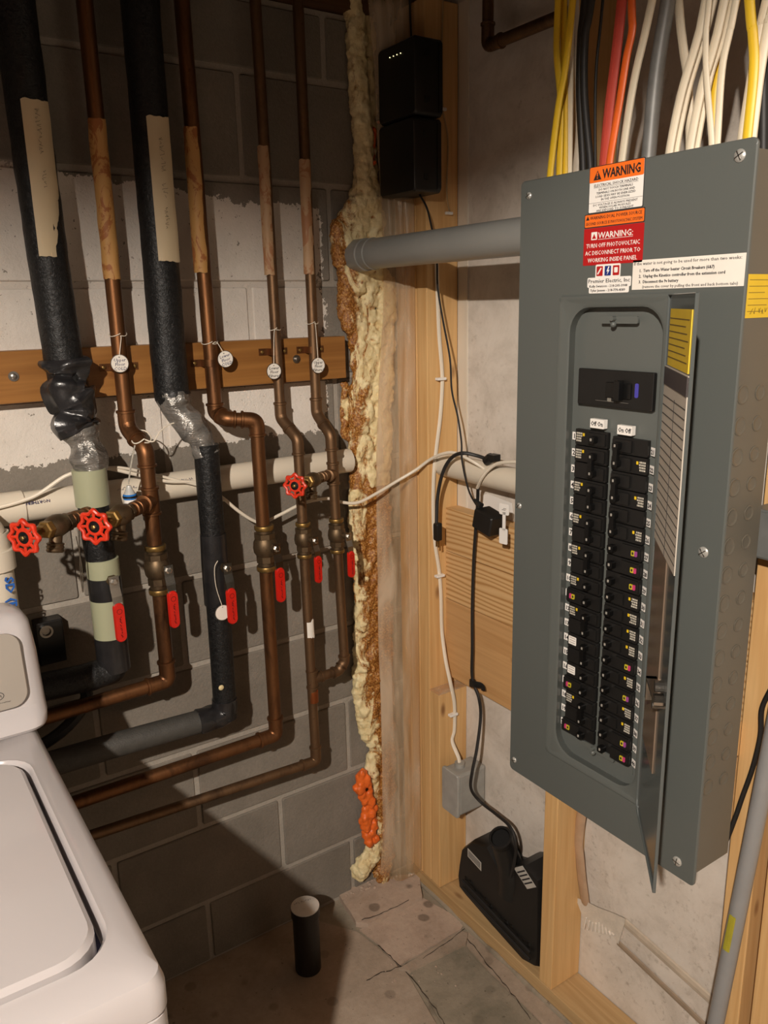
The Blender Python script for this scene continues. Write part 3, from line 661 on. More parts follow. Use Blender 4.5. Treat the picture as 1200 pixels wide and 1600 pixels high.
# small knob left from dangling hardware: hose drains with red wheels
def drain(label, tee_p, wheel_px, wheel_y, s=1.0, pipe_mat=COPPER, off=0):
    Wp = at(*wheel_px, 'y', wheel_y); T = Vector(tee_p); d = (Wp-T); L = d.length; d.normalize()
    t = thing('hose_valve', label, 'valve', T+d*L*.5+Vector((0, 0, -.05)), 'red wheel drain valves')
    f = lambda k: T+d*L*k; s0 = L/.21
    bm = BM(); tube(bm, [f(off), f(.45)], .0115*s, 14)
    for k in (.12, .27, .34): collar(bm, f(k+off*.4), d, .0125*s, .011)
    obj('pipe', bm, pipe_mat, t, smooth=True)
    bm = BM(); a = axis_m(f(.42), d)
    lathe(bm, [(.013*s, 0), (.0165*s, .002), (.0165*s, .012*s), (.013*s, .013*s)], a, 6)
    lathe(bm, [(.013*s, .012*s), (.018*s, .02*s), (.020*s, .032*s), (.018*s, .046*s), (.014*s, .052*s)], a, 16)
    q = f(.42)+d*.034*s; dn = (Vector((0, 0, -1))+d*.25).normalized()
    tube(bm, [q, q+dn*.030*s], .011*s, 12); lathe(bm, [(.012*s, 0), (.0150*s, .002), (.0135*s, .005), (.0150*s, .008), (.0135*s, .011), (.015*s, .014), (.013*s, .017)], axis_m(q+dn*.028*s, dn), 14)
    obj('valve_body', bm, BODYB, t, smooth=True)
    bm = BM(); a = axis_m(f(.42)+d*.052*s, d); rem = max(.02, (Wp-(f(.42)+d*.052*s)).length)
    lathe(bm, [(.014*s, 0), (.0155*s, .001), (.0155*s, .012*s), (.012*s, .013*s), (.0095*s, .022*s), (.004*s, .023*s), (.004*s, rem+.004)], a, 6); obj('packing_nut', bm, BRASS, t)
    # wheel: scalloped rim, spokes, hub
    Mw = axis_m(Wp, d); bm = BM(); R = .0255*s; N = 48; pts = []
    for k in range(N):
        an = 2*math.pi*k/N; r = R*(1+.09*math.cos(8*an)); pts.append(Mw @ Vector((r*math.cos(an), r*math.sin(an), 0)))
    loops = []
    for k in range(N):
        an = 2*math.pi*k/N; c = pts[k]; e = (c-Wp).normalized(); rt_ = .0042*s*(1+.15*math.cos(8*an))
        loops.append([c+e*rt_*math.cos(2*math.pi*j/8)+d*rt_*math.sin(2*math.pi*j/8) for j in range(8)])
    loft(bm, loops+[loops[0]], False, False)
    bmesh.ops.remove_doubles(bm, verts=bm.verts, dist=1e-5)
    for k in range(8):
        an = 2*math.pi*k/8; tube(bm, [Mw @ Vector((.010*s*math.cos(an), .010*s*math.sin(an), 0)), Mw @ Vector((R*math.cos(an), R*math.sin(an), 0))], .0026*s, 6)
    Lr = []
    for k in range(24):
        an = 2*math.pi*k/24; c = Mw @ Vector((.0125*s*math.cos(an), .0125*s*math.sin(an), 0)); e = (c-Wp).normalized()
        Lr.append([c+e*.004*s*math.cos(2*math.pi*j/6)+d*.003*s*math.sin(2*math.pi*j/6) for j in range(6)])
    loft(bm, Lr+[Lr[0]], False, False)
    obj('hand_wheel', bm, WHEEL, t, smooth=True, label='red scalloped hand wheel')
    bm = BM(); lathe(bm, [(.0105*s, -.002), (.0105*s, .002), (.004*s, .003)], Mw, 16); obj('hub_disc', bm, DBLACK, t, smooth=True); bm = BM(); lathe(bm, [(.0042*s, .002), (.0042*s, .006), (.002*s, .007)], Mw, 6); obj('wheel_nut', bm, BRASS, t)
    return t
drain('red wheel hose valve at far left below cream pipe', (-.758, -.128, 1.187), (38, 840), -.25, off=.12)
drain('red wheel hose valve in front of the sage green sleeved pipe', (-.652, -.11, 1.185), (148, 823), -.25)
drain('red wheel hose valve nearest the foam corner on thin copper pipe', (-.2455, -.105, 1.185), (461, 759), -.215, .82, DCOPPER)
# top right copper pipe with elbow
t = thing('copper_pipe', 'dark copper pipe with elbow at top beside the yellow cables', 'pipe', at(760, 78, 'x', .03))
p0 = at(752, -40, 'x', .03); p1 = at(762, 72, 'x', .03); p2 = at(930, 2, 'x', .03); p0.y = p1.y; p2.z = p1.z
copper_run(t, [(p1.x, p1.y, 2.38), p1, (p1.x, p2.y, p1.z)], .0111, DCOPPER, .022)
# ================================================================== BLACK WALL BOXES
def wall_unit(label, y0, y1, z0, z1, leds=False):
    t = thing('network_box', label, 'electronic box', (-.035, (y0+y1)/2, z0), 'black boxes on the corner stud')
    bm = BM(); pts = rr(-(y1-y0)/2, (y1-y0)/2, -(z1-z0)/2, (z1-z0)/2, .008, 4); M = FX(0, (y0+y1)/2, (z0+z1)/2)
    slab(bm, pts, .001, .068, M, .004); obj('case', bm, BLACK, t, smooth=True)
    bm = BM(); slab(bm, rr(-(y1-y0)/2-.002, (y1-y0)/2+.002, -(z1-z0)/2+.003, (z1-z0)/2-.003, .008, 4), .0005, .010, M); obj('back_plate', bm, DBLACK, t, smooth=True)
    if leds:
        for k in range(4):
            bm = BM(); p = at(609+k*5.6, 90-k*2.3, 'x', -.0685); sphere(bm, (-.0685, p.y, p.z), .0011, 1); obj('led', bm, emis((250, 235, 170), 3), t, label='glowing pale yellow led')
    for zz in (z0+.03, z1-.03):
        bm = BM(); box(bm, -.045, -.035, y0-.0015, y0+.001, zz-.006, zz+.006); obj('slot', bm, DBLACK, t)
    return t
wall_unit('upper black plastic box with four lit dots on the corner stud', -.183, -.050, 1.912, 2.056, True)
wall_unit('lower black plastic box on the corner stud above grey pipe', -.178, -.048, 1.766, 1.9095)
# ================================================================== BREAKER PANEL
PX = -.205
Y0, Y1, Z0, Z1 = -1.024, -.636, .712, 1.717    # near(right) .. far(left)
pan = thing('breaker_panel', 'large grey electrical breaker panel with open door on stud wall', 'panel', (-.15, -.83, .72))
def lp(y0, y1, z0, z1, r, x, n=6): return [(x, p[0], p[1]) for p in rr(y0, y1, z0, z1, r, n)]
bm = BM()
loft(bm, [lp(Y0, Y1, Z0, Z1, .008, -.2005), lp(Y0, Y1, Z0, Z1, .008, -.2035), lp(Y0+.0015, Y1-.0015, Z0+.0015, Z1-.0015, .008, PX),
          lp(-.932, -.724, .790, 1.548, .006, PX), lp(-.929, -.727, .793, 1.545, .006, PX-.003), lp(-.925, -.733, .797, 1.541, .010, PX-.003),
          lp(-.923, -.736, .799, 1.538, .012, PX-.0012), lp(-.915, -.742, .802, 1.534, .036, PX-.0012), lp(-.911, -.746, .805, 1.530, .036, PX+.001), lp(-.908, -.740, .800, 1.528, .036, PX+.021)], False, False)
cover = obj('cover', bm, PANELG, pan, smooth=True); cover.modifiers.new('wn', 'WEIGHTED_NORMAL').keep_sharp = True
bm = BM(); slab(bm, [(-p[0], p[1]) for p in rr(-.9085, -.7395, .7995, 1.5285, .036, 6)][::-1], -.003, .0, frame((PX+.019, 0, 0), (0, -1, 0), (0, 0, 1)))
slab(bm, rr(.8207, .8273, .835, 1.352, .001, 2), 0, .0045, frame((PX+.019, 0, 0), (0, -1, 0), (0, 0, 1)), .001)
for ya, yb in ((.757, .819), (.829, .893)): slab(bm, rr(ya, yb, .822, .842, .001, 2), 0, .0012, frame((PX+.019, 0, 0), (0, -1, 0), (0, 0, 1)))
obj('dead_front', bm, PANEL2, pan, smooth=True)
bm = BM(); box(bm, -.112, -.108, -1.014, -.648, .722, 1.707)
box(bm, -.2005, -.112, -1.014, -1.011, .722, 1.707); box(bm, -.2005, -.112, -.651, -.648, .722, 1.707); box(bm, -.2005, -.112, -1.011, -.651, .722, .725); box(bm, -.2005, -.112, -1.011, -.651, 1.704, 1.707)
obj('enclosure', bm, BOXG, pan, label='bare grey steel enclosure')
# mounting battens to the studs
bm = BM(); box(bm, -.108, -.0, -.568, -.55, 1.0, 1.04)
for zz in (1.55, .85):
    b = BM(); box(b, -.1075, -.0005, -.9535, -.66, zz-.03, zz+.03); o = obj('mounting_batten', b, STUD); tag(o, 'pine batten behind panel at its %s' % ('top' if zz > 1 else 'bottom'), 'timber')
bm.free()
# knockouts on the right side of the enclosure
for row, xx, rad in ((0, -.175, .0125), (1, -.137, .0105)):
    for k in range(15):
        z = 1.42-k*.0400
        if .84 < z:
            b = BM(); lathe(b, [(rad, 0), (rad, .0004), (rad-.0012, .0010), (rad-.0024, .0003), (rad*.5, .0003)], axis_m((xx, -1.0141, z), (0, -1, 0)), 18); obj('knockout', b, BOXG, pan, smooth=True)
# screws
for y, z in ((-.655, 1.695), (-1.003, 1.699), (-.649, .735), (-.995, .739), (-.997, 1.214), (-.648, 1.21)):
    b = BM(); M = FX(PX, y, z); r = .0052 if y > -.9 else .0075
    lathe(b, [(r, 0), (r, .001), (r*.7, .0028), (r*.2, .0034)], M, 16); s_ = obj('screw', b, SCREW, pan, smooth=True)
    b = BM(); Mr = M @ Matrix.Rotation(random.uniform(0, 3), 4, 'Z'); box(b, -r*.8, r*.8, -.0006, .0006, .0026, .0038, Mr); box(b, -.0006, .0006, -r*.8, r*.8, .0026, .0038, Mr); obj('screw_slot', b, STEEL, s_)
# latch bars top and bottom
for z in (1.512, .838):
    b = BM(); M = FX(PX+.010, -.832, z); slab(b, rr(-.032, .032, -.005, .005, .002, 2), 0, .003, M); tube(b, [M @ Vector((-.008, .002, 0)), M @ Vector((-.008, .002, .010))], .0035, 10)
    sphere(b, M @ Vector((-.009, -.006, .004)), .0045, 2); obj('retaining_bar', b, PANEL2, pan, smooth=True)
DF = PX+.016   # dead front face
def rect(b, y0, y1, z0, z1, x0, x1, r=.001): slab(b, rr(0, abs(y1-y0), 0, z1-z0, r, 2), x0, x1, frame((0, max(y0, y1), z0), (0, -1, 0), (0, 0, 1)))
# main breaker
b = BM(); slab(b, rr(0, .136, 0, .053, .0015, 2), 0, .007, FX(DF, -.759, 1.389)); mb = obj('main_breaker', b, BLACK, pan, bevel=.0008)
b = BM(); slab(b, rr(.055, .100, .014, .036, .001, 2), .007, .010, FX(DF, -.759, 1.389)); slab(b, rr(.078, .088, .012, .040, .001, 2), .010, .020, FX(DF, -.759, 1.389)); obj('toggle', b, DBLACK, mb, bevel=.0006)
b = BM(); slab(b, rr(.1055, .1115, .017, .037, .002, 2), .007, .0078, FX(DF, -.759, 1.389)); obj('marker', b, plain((70, 66, 160), .5, 0, .05), mb, label='violet marker')
b = BM(); box(b, .035, .095, .008, .0084, .007, .0074, FX(DF, -.759, 1.389)); box(b, .057, .064, .008, .016, .007, .0073, FX(DF, -.759, 1.389)); obj('printed_line', b, plain((120, 116, 108), .6), mb)
ROW = .0256; ZT = 1.352
def breaker(side, row, n, kind):
    """side 0 = left column, 1 = right column; kind s/d single/double, g test-button type"""
    z1 = ZT-row*ROW-(.001 if side == 0 else .004); z0 = z1-n*ROW+.0016; W = .062; y0 = -.757 if side == 0 else -.829
    def F(a, b_, c, d, h0, h1, bm, r=.0008):   # a..b distances from the outer (label) end inwards
        if side: a, b_ = W-b_, W-a
        slab(bm, rr(a, b_, c, d, r, 1), h0, h1, FX(DF, y0, z0))
    H = z1-z0; bm = BM(); big = kind == 'g'
    for k in range(n):
        c = k*ROW+.0003; d = min(H, c+ROW-.0019)
        if big: F(-.004 if side == 0 else 0, W, c, d, 0, .0065, bm); F(-.003 if side == 0 else 0.001, .034, c+.002, d-.002, .0065, .010, bm)
        else: F(0, W, c, d, 0, .006, bm); F(.026, W-.002, c+.003, d-.003, .006, .0095, bm)
    o = obj('circuit_breaker', bm, BLACK, pan)
    bm = BM()
    for k in range(n):
        c = k*ROW+ROW*.5; 
        a = .036 if side == 0 else .042
        F(a, a+.011, c-.0055, c+.0045, .0095, .0185, bm, .0015)
    if n == 2: F(.037 if side == 0 else .043, .045 if side == 0 else .051, ROW*.4, ROW*1.6, .013, .019, bm)
    obj('toggle', bm, DBLACK, o)
    bm = BM()
    for k in range(n):
        c = k*ROW+ROW*.5; a = .039 if side == 0 else .045
        F(a+.001, a+.004, c-.002, c+.002, .0185 if n == 1 else .019, .0192, bm, .0003)
    obj('rating_mark', bm, plain((150, 146, 138), .6), o)
    k = n-1 if side == 0 else 0
    zz = k*ROW
    if big:
        bm = BM(); F(.004, .0085, zz+.008, zz+.016, .010, .0112, bm); obj('test_button', bm, MAGENTA if row % 3 else plain((150, 70, 140), .5), o, label='magenta test button')
        bm = BM(); F(.0085, .0145, zz+.008, zz+.016, .010, .0112, bm); obj('test_button', bm, plain((190, 176, 40), .5), o, label='yellow test button')
        bm = BM(); F(.010, .013, zz+.010, zz+.014, .0112, .0114, bm); obj('button_mark', bm, INK, o)
    elif kind == 'w':
        bm = BM(); F(.002, .018, zz+.005, zz+.019, .006, .0064, bm); obj('sticker', bm, WHITE, o, label='white paper sticker')
        bm = BM(); [F(.004, .016, zz+.008+j*.004, zz+.0087+j*.004, .0064, .0066, bm, .0001) for j in range(3)]; obj('printed_line', bm, plain((120, 112, 104), .6), o)
    else:
        bm = BM()
        for r_ in range(4):
            x = .002
            while x < .012:
                l = random.choice((.001, .0015, .0022)); F(x, x+l, zz+.005+r_*.0038, zz+.0075+r_*.0038, .006, .0062, bm, .0001); x += l+.0007
        obj('printed_rating', bm, plain((196, 190, 176), .6), o)
        bm = BM(); F(.0145, .018, zz+.014, zz+.0185, .006, .0063, bm, .0003); obj('printed_square', bm, YELLOW, o)
    return o
r = 0
for k in ['s', 'd', 'd', 'd', 'd', 's', 'g', 'd', 'dw', 'w', 'g', 'd', 'g']:
    n = 2 if 'd' in k else 1; breaker(0, r, n, 'g' if 'g' in k else ('w' if 'w' in k else 's')); r += n
r = 0
for k in ['d', 'd', 'd', 'g', 'g', 'g', 's', 's', 's', 's', 'g', 's', 'g', 's', 's', 'g', 'g']:
    n = 2 if 'd' in k else 1; breaker(1, r, n, 'g' if 'g' in k else 's'); r += n
for k in range(20):
    z = ZT-(k+.5)*ROW
    for side, num in ((0, k+1), (1, k+21)):
        zz = z-(.001 if side == 0 else .006); y = (-.7458 if num < 10 else -.7435) if side == 0 else -.892
        w_ = .008 if num < 10 else .0108
        M = FX(DF-.0003, y, zz) if side == 0 else frame((DF-.0005, -.8925, zz), (-.4, -.92, 0), (0, 0, 1))
        b = BM(); slab(b, rr(0, w_, -.006, .006, .0004, 1), 0, .0004, M); s_ = obj('number_label', b, WHITE, pan)
        text(str(num), M @ Matrix.Translation((w_/2, -.0038, .0004)), .0105 if num < 10 else .0092, INK, s_, 'number', bold=.0003, align='CENTER')
for y, z, s in ((-.787, 1.356, 'Off On'), (-.838, 1.352, 'On Off')):
    b = BM(); M = FX(DF-.0005, y, z); slab(b, rr(0, .026, 0, .0135, .0005, 1), 0, .008, M); s_ = obj('switch_label', b, WHITE, pan); text(s, M @ Matrix.Translation((.013, .0035, .0082)), .0095, INK, s_, width=.0225, align='CENTER', bold=.00015)
# warning labels on cover
def label_plate(name, label, y0, z0, wdt, h, mat, r=.0015, x=PX, border=None):
    M = FX(x, y0, z0); b = BM()
    if border:
        slab(b, rr(0, wdt, 0, h, r, 3), 0, .0003, M); o = obj(name, b, border, pan, label=label); b = BM(); slab(b, rr(.001, wdt-.001, .001, h-.001, r, 3), .0003, .0005, M); obj('face', b, mat, o)
    else: slab(b, rr(0, wdt, 0, h, r, 3), 0, .0004, M); o = obj(name, b, mat, pan, label=label)
    return o, M @ Matrix.Translation((0, 0, .0006))
def tri(b, M, x, y, s, z=0): loft(b, [[(x, y, z), (x+s, y, z), (x+s/2, y+s*.88, z)], [(x, y, z+.0002), (x+s, y, z+.0002), (x+s/2, y+s*.88, z+.0002)]], M=M)
T = lambda M, x, y: M @ Matrix.Translation((x, y, 0))
o, M = label_plate('warning_label', 'orange and white electrical shock warning', -.774, 1.657, .094, .061, WHITE, border=INK)
b = BM(); slab(b, rr(.001, .093, .040, .060, .0015, 2), 0, .0002, M); obj('header', b, ORANGE, o)
b = BM(); tri(b, M, .008, .043, .014, .0003); obj('warning_triangle', b, INK, o); b = BM(); box(b, .0142, .0158, .0475, .0525, .0005, .0007, M); box(b, .0142, .0158, .0447, .0462, .0005, .0007, M); obj('exclamation_mark', b, ORANGE, o)
text('WARNING', T(M, .024, .044) @ Matrix.Translation((0, 0, .0003)), .0165, INK, o, width=.064, bold=.0004)
text('ELECTRICAL SHOCK HAZARD', T(M, .047, .034), .0052, INK, o, width=.075, align='CENTER'); b = BM(); box(b, .009, .085, .0328, .0331, 0, .0002, M); obj('underline', b, INK, o)
for k, (s, w_) in enumerate((('DO NOT TOUCH TERMINALS', .058), ('TERMINALS ON BOTH LINE AND', .066), ('LOAD SIDES MAY BE ENERGIZED', .068), ('IN THE OPEN POSITION', .048))):
    text(s, T(M, .047, .0285-k*.0043), .0042, INK, o, width=w_, align='CENTER')
b = BM(); box(b, .001, .093, .0133, .0136, 0, .0002, M); obj('divider', b, INK, o)
for k, (s, w_) in enumerate((('DC VOLTAGE IS ALWAYS PRESENT', .076), ('WHEN SOLAR MODULES', .054), ('ARE EXPOSED TO SUNLIGHT', .064))):
    text(s, T(M, .047, .0090-k*.0038), .0040, INK, o, width=w_, align='CENTER')
o, M = label_plate('warning_label', 'orange dual power source warning', -.768, 1.638, .104, .0185, ORANGE, border=INK)
b = BM(); tri(b, M, .003, .0105, .0062); obj('warning_triangle', b, INK, o)
text('WARNING DUAL POWER SOURCE', T(M, .0105, .0108), .0062, INK, o, width=.089); text('SECOND SOURCE IS PHOTOVOLTAIC SYSTEM', T(M, .003, .0035), .0055, INK, o, width=.097)
o, M = label_plate('warning_label', 'dark red photovoltaic disconnect warning', -.768, 1.5875, .104, .050, LRED)
b = BM(); slab(b, rr(.014, .0245, .034, .0445, .0005, 1), 0, .0002, M); obj('icon_square', b, WHITE, o); b = BM(); tri(b, M, .0155, .0355, .0075, .0002); obj('warning_triangle', b, LRED, o)
text('WARNING:', T(M, .0265, .0355), .0115, WHITE, o, width=.060, bold=.0001); b = BM(); box(b, .0265, .0865, .0338, .0343, 0, .0002, M); obj('underline', b, WHITE, o)
for k, (s, w_) in enumerate((('TURN OFF PHOTOVOLTAIC', .093), ('AC DISCONNECT PRIOR TO', .096), ('WORKING INSIDE PANEL', .086))): text(s, T(M, .052, .0235-k*.0098), .0082, WHITE, o, width=w_, align='CENTER')
M0 = FX(PX, -.778, 1.549)
b = BM(); slab(b, rr(.003, .074, 0, .019, .002, 3), 0, .0004, M0); slab(b, rr(.014, .058, .018, .039, .002, 3), 0, .0005, M0); slab(b, rr(0, .077, .008, .0215, .002, 3), .0001, .0006, M0)
o = obj('company_label', b, WHITE, pan, label='white electrician business sticker')
M = M0 @ Matrix.Translation((0, 0, .0008))
for k, c in enumerate((LRED, plain((30, 50, 120), .5), LRED)):
    b = BM(); slab(b, rr(.0165+k*.0145, .0275+k*.0145, .0235, .0365, .0008, 2), 0, .0003, M); obj('icon_square', b, c, o)
b = BM(); loft(b, [[(.0375, .0355, z), (.0345, .029, z), (.037, .029, z), (.0355, .0245, z), (.0400, .031, z), (.0375, .031, z), (.0395, .0355, z)] for z in (.0003, .0005)], M=M); obj('bolt_icon', b, WHITE, o)
b = BM(); slab(b, rr(.048, .054, .027, .034, .001, 2), .0003, .0005, M); tube(b, [M @ Vector((.019, .026, .0004)), M @ Vector((.022, .030, .0004)), M @ Vector((.025, .034, .0004))], .0012, 6); obj('plug_icon', b, WHITE, o)
text('Premier Electric, Inc', T(M, .0015, .0142), .0075, INK, o, width=.073); text('Kelly Swanson - 218-205-3948', T(M, .004, .0082), .0045, INK, o, width=.067); text('Tyler Jensen - 218-770-4589', T(M, .006, .0024), .0045, INK, o, width=.062)
o, M = label_plate('instruction_label', 'white paper strip with water shutdown instructions', -.857, 1.552, .165, .038, PAPER, .0003)
text('If the water is not going to be used for more than two weeks:', T(M, .0015, .0315), .0058, plain((84, 80, 78), .6, 0, 0), o, width=.158)
for k, (s, w_) in enumerate((('1.  Turn off the Water heater Circuit Breakers (6&7)', .112), ('2.  Unplug the Kinetico controller from the extension cord', .128), ('3.  Disconnect the 9v battery', .062))): text(s, T(M, .011, .0225-k*.0072), .0055, INK, o, width=w_, bold=.00008)
text('(remove the cover by pulling the front and back bottom tabs)', T(M, .017, .0018), .0052, plain((84, 80, 78), .6, 0, 0), o, width=.140)
# yellow tag on the right side of the enclosure
b = BM(); Ms = frame((-.186, -1.0142, 1.514), (1, 0, 0), (0, 0, 1)); slab(b, rr(0, .055, 0, .052, .0005, 1), 0, .0005, Ms); yl = obj('inspection_sticker', b, YELLOW, pan, label='yellow inspection sticker')
for k in range(6): b = BM(); box(b, .004, .05-.006*(k % 3), .045-k*.0075, .0457-k*.0075, .0005, .0007, Ms); obj('printed_line', b, plain((120, 96, 30), .6), yl)
scrawl(Ms @ Matrix.Translation((.010, .004, .0008)), .034, .009, plain((96, 76, 20), .6, 0, 0), yl, 4)
# door
H = Vector((-.210, -.924, 0)); Fr = Vector((-.342, -1.058, 0)); u = (Fr-H).normalized(); DW = (Fr-H).length
Md = frame((H.x, H.y, .792), u, (0, 0, 1)); HD = .753        # local z = u x up  -> outer face
nrm = Vector((Md[0][2], Md[1][2], 0)); inner = -1 if nrm.dot(Vector((-.7, .7, 0))) > 0 else 1
sgn = 1 if nrm.dot(Vector((-.7, .7, 0))) > 0 else -1     # +sgn*z is the inner side
b = BM(); box(b, 0, DW, 0, HD, -.0008, .0008, Md)
for a in ((0, .0015, 0, HD), (DW-.0015, DW, 0, HD), (0, DW, 0, .0015), (0, DW, HD-.0015, HD)):
    z = sorted((0, sgn*.0035)); box(b, a[0], a[1], a[2], a[3], z[0], z[1], Md)
door = obj('door', b, plain((88, 93, 92), .2, .1, .02, 4), pan, bevel=.0008, label='open hinged door of the panel')
def dplate(name, x0, x1, z0, z1, mat, h=.0012, label=None):
    b = BM(); zz = sorted((sgn*.0009, sgn*(.0009+h))); box(b, x0, x1, z0, z1, zz[0], zz[1], Md); return obj(name, b, mat, door, label=label)
dplate('rating_label', .02, DW-.02, .665, .735, YELLOW, label='yellow rating label')
dplate('directory_card', .010, DW-.012, .43, .663, plain((196, 186, 172), .6, 0, .05, 20), .002, 'printed circuit directory card')
b = BM(); zz = sorted((sgn*.003, sgn*.0034))
for k in range(17): box(b, .012, DW-.014, .625-k*.0115, .626-k*.0115, zz[0], zz[1], Md)
box(b, DW*.52, DW*.53, .43, .628, zz[0], zz[1], Md)
obj('ruled_lines', b, plain((70, 66, 64), .6), door)
dplate('directory_header', .010, DW-.012, .640, .662, plain((70, 62, 62), .5), .0028, 'dark header strip')
for k in range(7): dplate('printed_line', .022, DW-.03-.01*(k % 3), .675+k*.008, .6762+k*.008, plain((110, 86, 30), .6), .0015)
dplate('card_pocket', .018, DW*.62, .13, .43, plain((128, 110, 94), .35, .2, .08, 20), .0018, 'brownish card pocket')
b = BM(); zz = sorted((sgn*.001, sgn*.016)); box(b, DW*.55, DW-.01, .262, .266, zz[0], zz[1], Md); box(b, DW*.55, DW*.59, .235, .266, zz[0], zz[1], Md)
tube(b, [Md @ Vector((DW*.8, .25, sgn*.001)), Md @ Vector((DW*.8, .25, sgn*.014))], .006, 10); tube(b, [Md @ Vector((DW*.8, .275, sgn*.001)), Md @ Vector((DW*.8, .275, sgn*.012))], .0075, 12)
obj('latch', b, CHROME, door, label='steel latch')
for z in (.15, .38, .60):
    b = BM(); tube(b, [(-.211, -.9245, .792+z), (-.211, -.9245, .792+z+.035)], .0025, 8); obj('hinge', b, PANEL2, pan)
# ================================================================== CABLES INTO THE PANEL
WC = plain((220, 208, 184), .5, 0, .05, 20); YC = plain((224, 186, 44), .45, 0, .05, 20)
def cable(label, pts, r, mat, xp, flat=1.0, group='cables dropping into the breaker panel', ridge=True):
    P = []
    for i, (px, py) in enumerate(pts):
        xx = xp if i < 1 else xp+.0
        P.append(at(px, py, 'x', xx))
    e = P[0].copy(); e.z = 1.704
    last = P[-1]+(P[-1]-P[-2])*.4; dv = P[-1]-P[-2]; k = (2.38-P[-1].z)/max(dv.z, .01); q1 = P[-1]+dv*k*.5; q1.y = P[-1].y+dv.y*k*.42; q2 = P[-1]+dv*k; q2.y = q1.y+dv.y*k*.2
    path = spline([e]+P+([q1, q2] if k > .1 else []), 6)
    t = thing('electrical_cable', label, 'cable', e, group)
    bm = BM(); tube(bm, path, r, 10, flat, nrm=(1, 0, 0)); obj('sheath', bm, mat, t, smooth=True)
    if flat < .9:
        bm = BM(); tube(bm, [p+Vector((-r*flat*.9, 0, 0)) for p in path], r*.10, 5); obj('ridge', bm, mat, t, smooth=True)
    return t
W_ = .0062
cable('yellow cable leftmost above the panel, crossing its neighbour', [(860, 268), (872, 170), (884, 100), (895, 0)], W_, YC, -.165, .55)
cable('yellow cable second from left, hanging straight above panel', [(874, 266), (876, 160), (870, 80), (872, 0)], W_, YC, -.15, .55)
cable('yellow cable third from left, beside the first white cable', [(882, 264), (882, 150), (881, 80), (881, 0)], W_, YC, -.14, .55)
cable('first white cable just right of the yellow cables', [(889, 262), (891, 100), (893, 0)], W_, WC, -.135, .55)
cable('greyish white cable between yellow bundle and black cables', [(900, 262), (905, 180), (899, 0)], W_, plain((190, 180, 164), .5), -.13, .55)
cable('thick black cable left of the stud above the panel', [(911, 258), (906, 150), (908, 60), (914, 0)], .0062, RUBBER, -.14, .9)
cable('thick black cable right of its black twin above the panel', [(922, 256), (913, 150), (914, 60), (924, 0)], .0062, RUBBER, -.15, .9)
cable('thin dark cable behind the black pair', [(930, 254), (931, 120), (942, 0)], .0022, RUBBER, -.13)
cable('wide salmon red flat cable above the warning labels', [(944, 254), (952, 170), (962, 90), (972, 0)], .0085, plain((196, 76, 62), .5, 0, .06, 20), -.16, .45)
cable('bright orange cable right of the salmon red one', [(953, 250), (968, 160), (979, 90), (988, 45), (987, 0)], .006, plain((236, 106, 40), .4, 0, .08, 30), -.165, .6)
cable('white cable between the orange cable and grey conduit', [(972, 248), (990, 130), (1019, 0)], W_, WC, -.16, .6)
t = cable('thick metallic grey cable amid the white cables', [(1014, 238), (1024, 130), (1034, 60), (1044, 0)], .0105, plain((120, 120, 118), .5, .3, .15, 30), -.14, .95)
cable('white cable curving from upper left behind the white bundle', [(1078, 226), (1075, 130), (1067, 70), (1060, 0)], W_, WC, -.13, .6)
cable('left white cable of the fanned white bundle', [(1047, 232), (1065, 145), (1090, 60), (1103, 0)], W_, WC, -.165, .6)
cable('second white cable of the fanned white bundle', [(1056, 230), (1074, 140), (1098, 60), (1114, 0)], W_, WC, -.155, .6)
cable('third white cable of the fanned white bundle', [(1079, 226), (1096, 140), (1116, 70), (1132, 0)], W_, WC, -.16, .6)
cable('fourth white cable of the fanned white bundle', [(1088, 224), (1108, 120), (1128, 60), (1144, 0)], W_, WC, -.15, .6)
cable('thin white cable dropping across in front of fanned bundle', [(1112, 219), (1104, 120), (1103, 50), (1108, 0)], .0042, WC, -.175, .6)
cable('yellow cable glimpsed between the white bundle cables', [(1113, 219), (1116, 140), (1132, 70), (1152, 0)], .0045, YC, -.135, .6)
cable('white cable right of the glimpsed yellow one', [(1121, 217), (1128, 110), (1140, 50), (1150, 0)], .0048, WC, -.165, .6)
cable('rightmost yellow cable near corner of the panel', [(1168, 211), (1178, 110), (1176, 50), (1171, 0)], W_, YC, -.165, .6)
cable('white cable behind the rightmost yellow cable', [(1160, 212), (1176, 110), (1188, 40), (1198, 0)], W_, WC, -.135, .6)
cable('rightmost white cable near corner of the panel', [(1176, 208), (1188, 110), (1202, 30), (1210, 0)], W_, WC, -.16, .6)
cable('black cable at far upper right behind the panel corner', [(1193, 235), (1194, 100), (1197, 0)], .007, RUBBER, -.12)
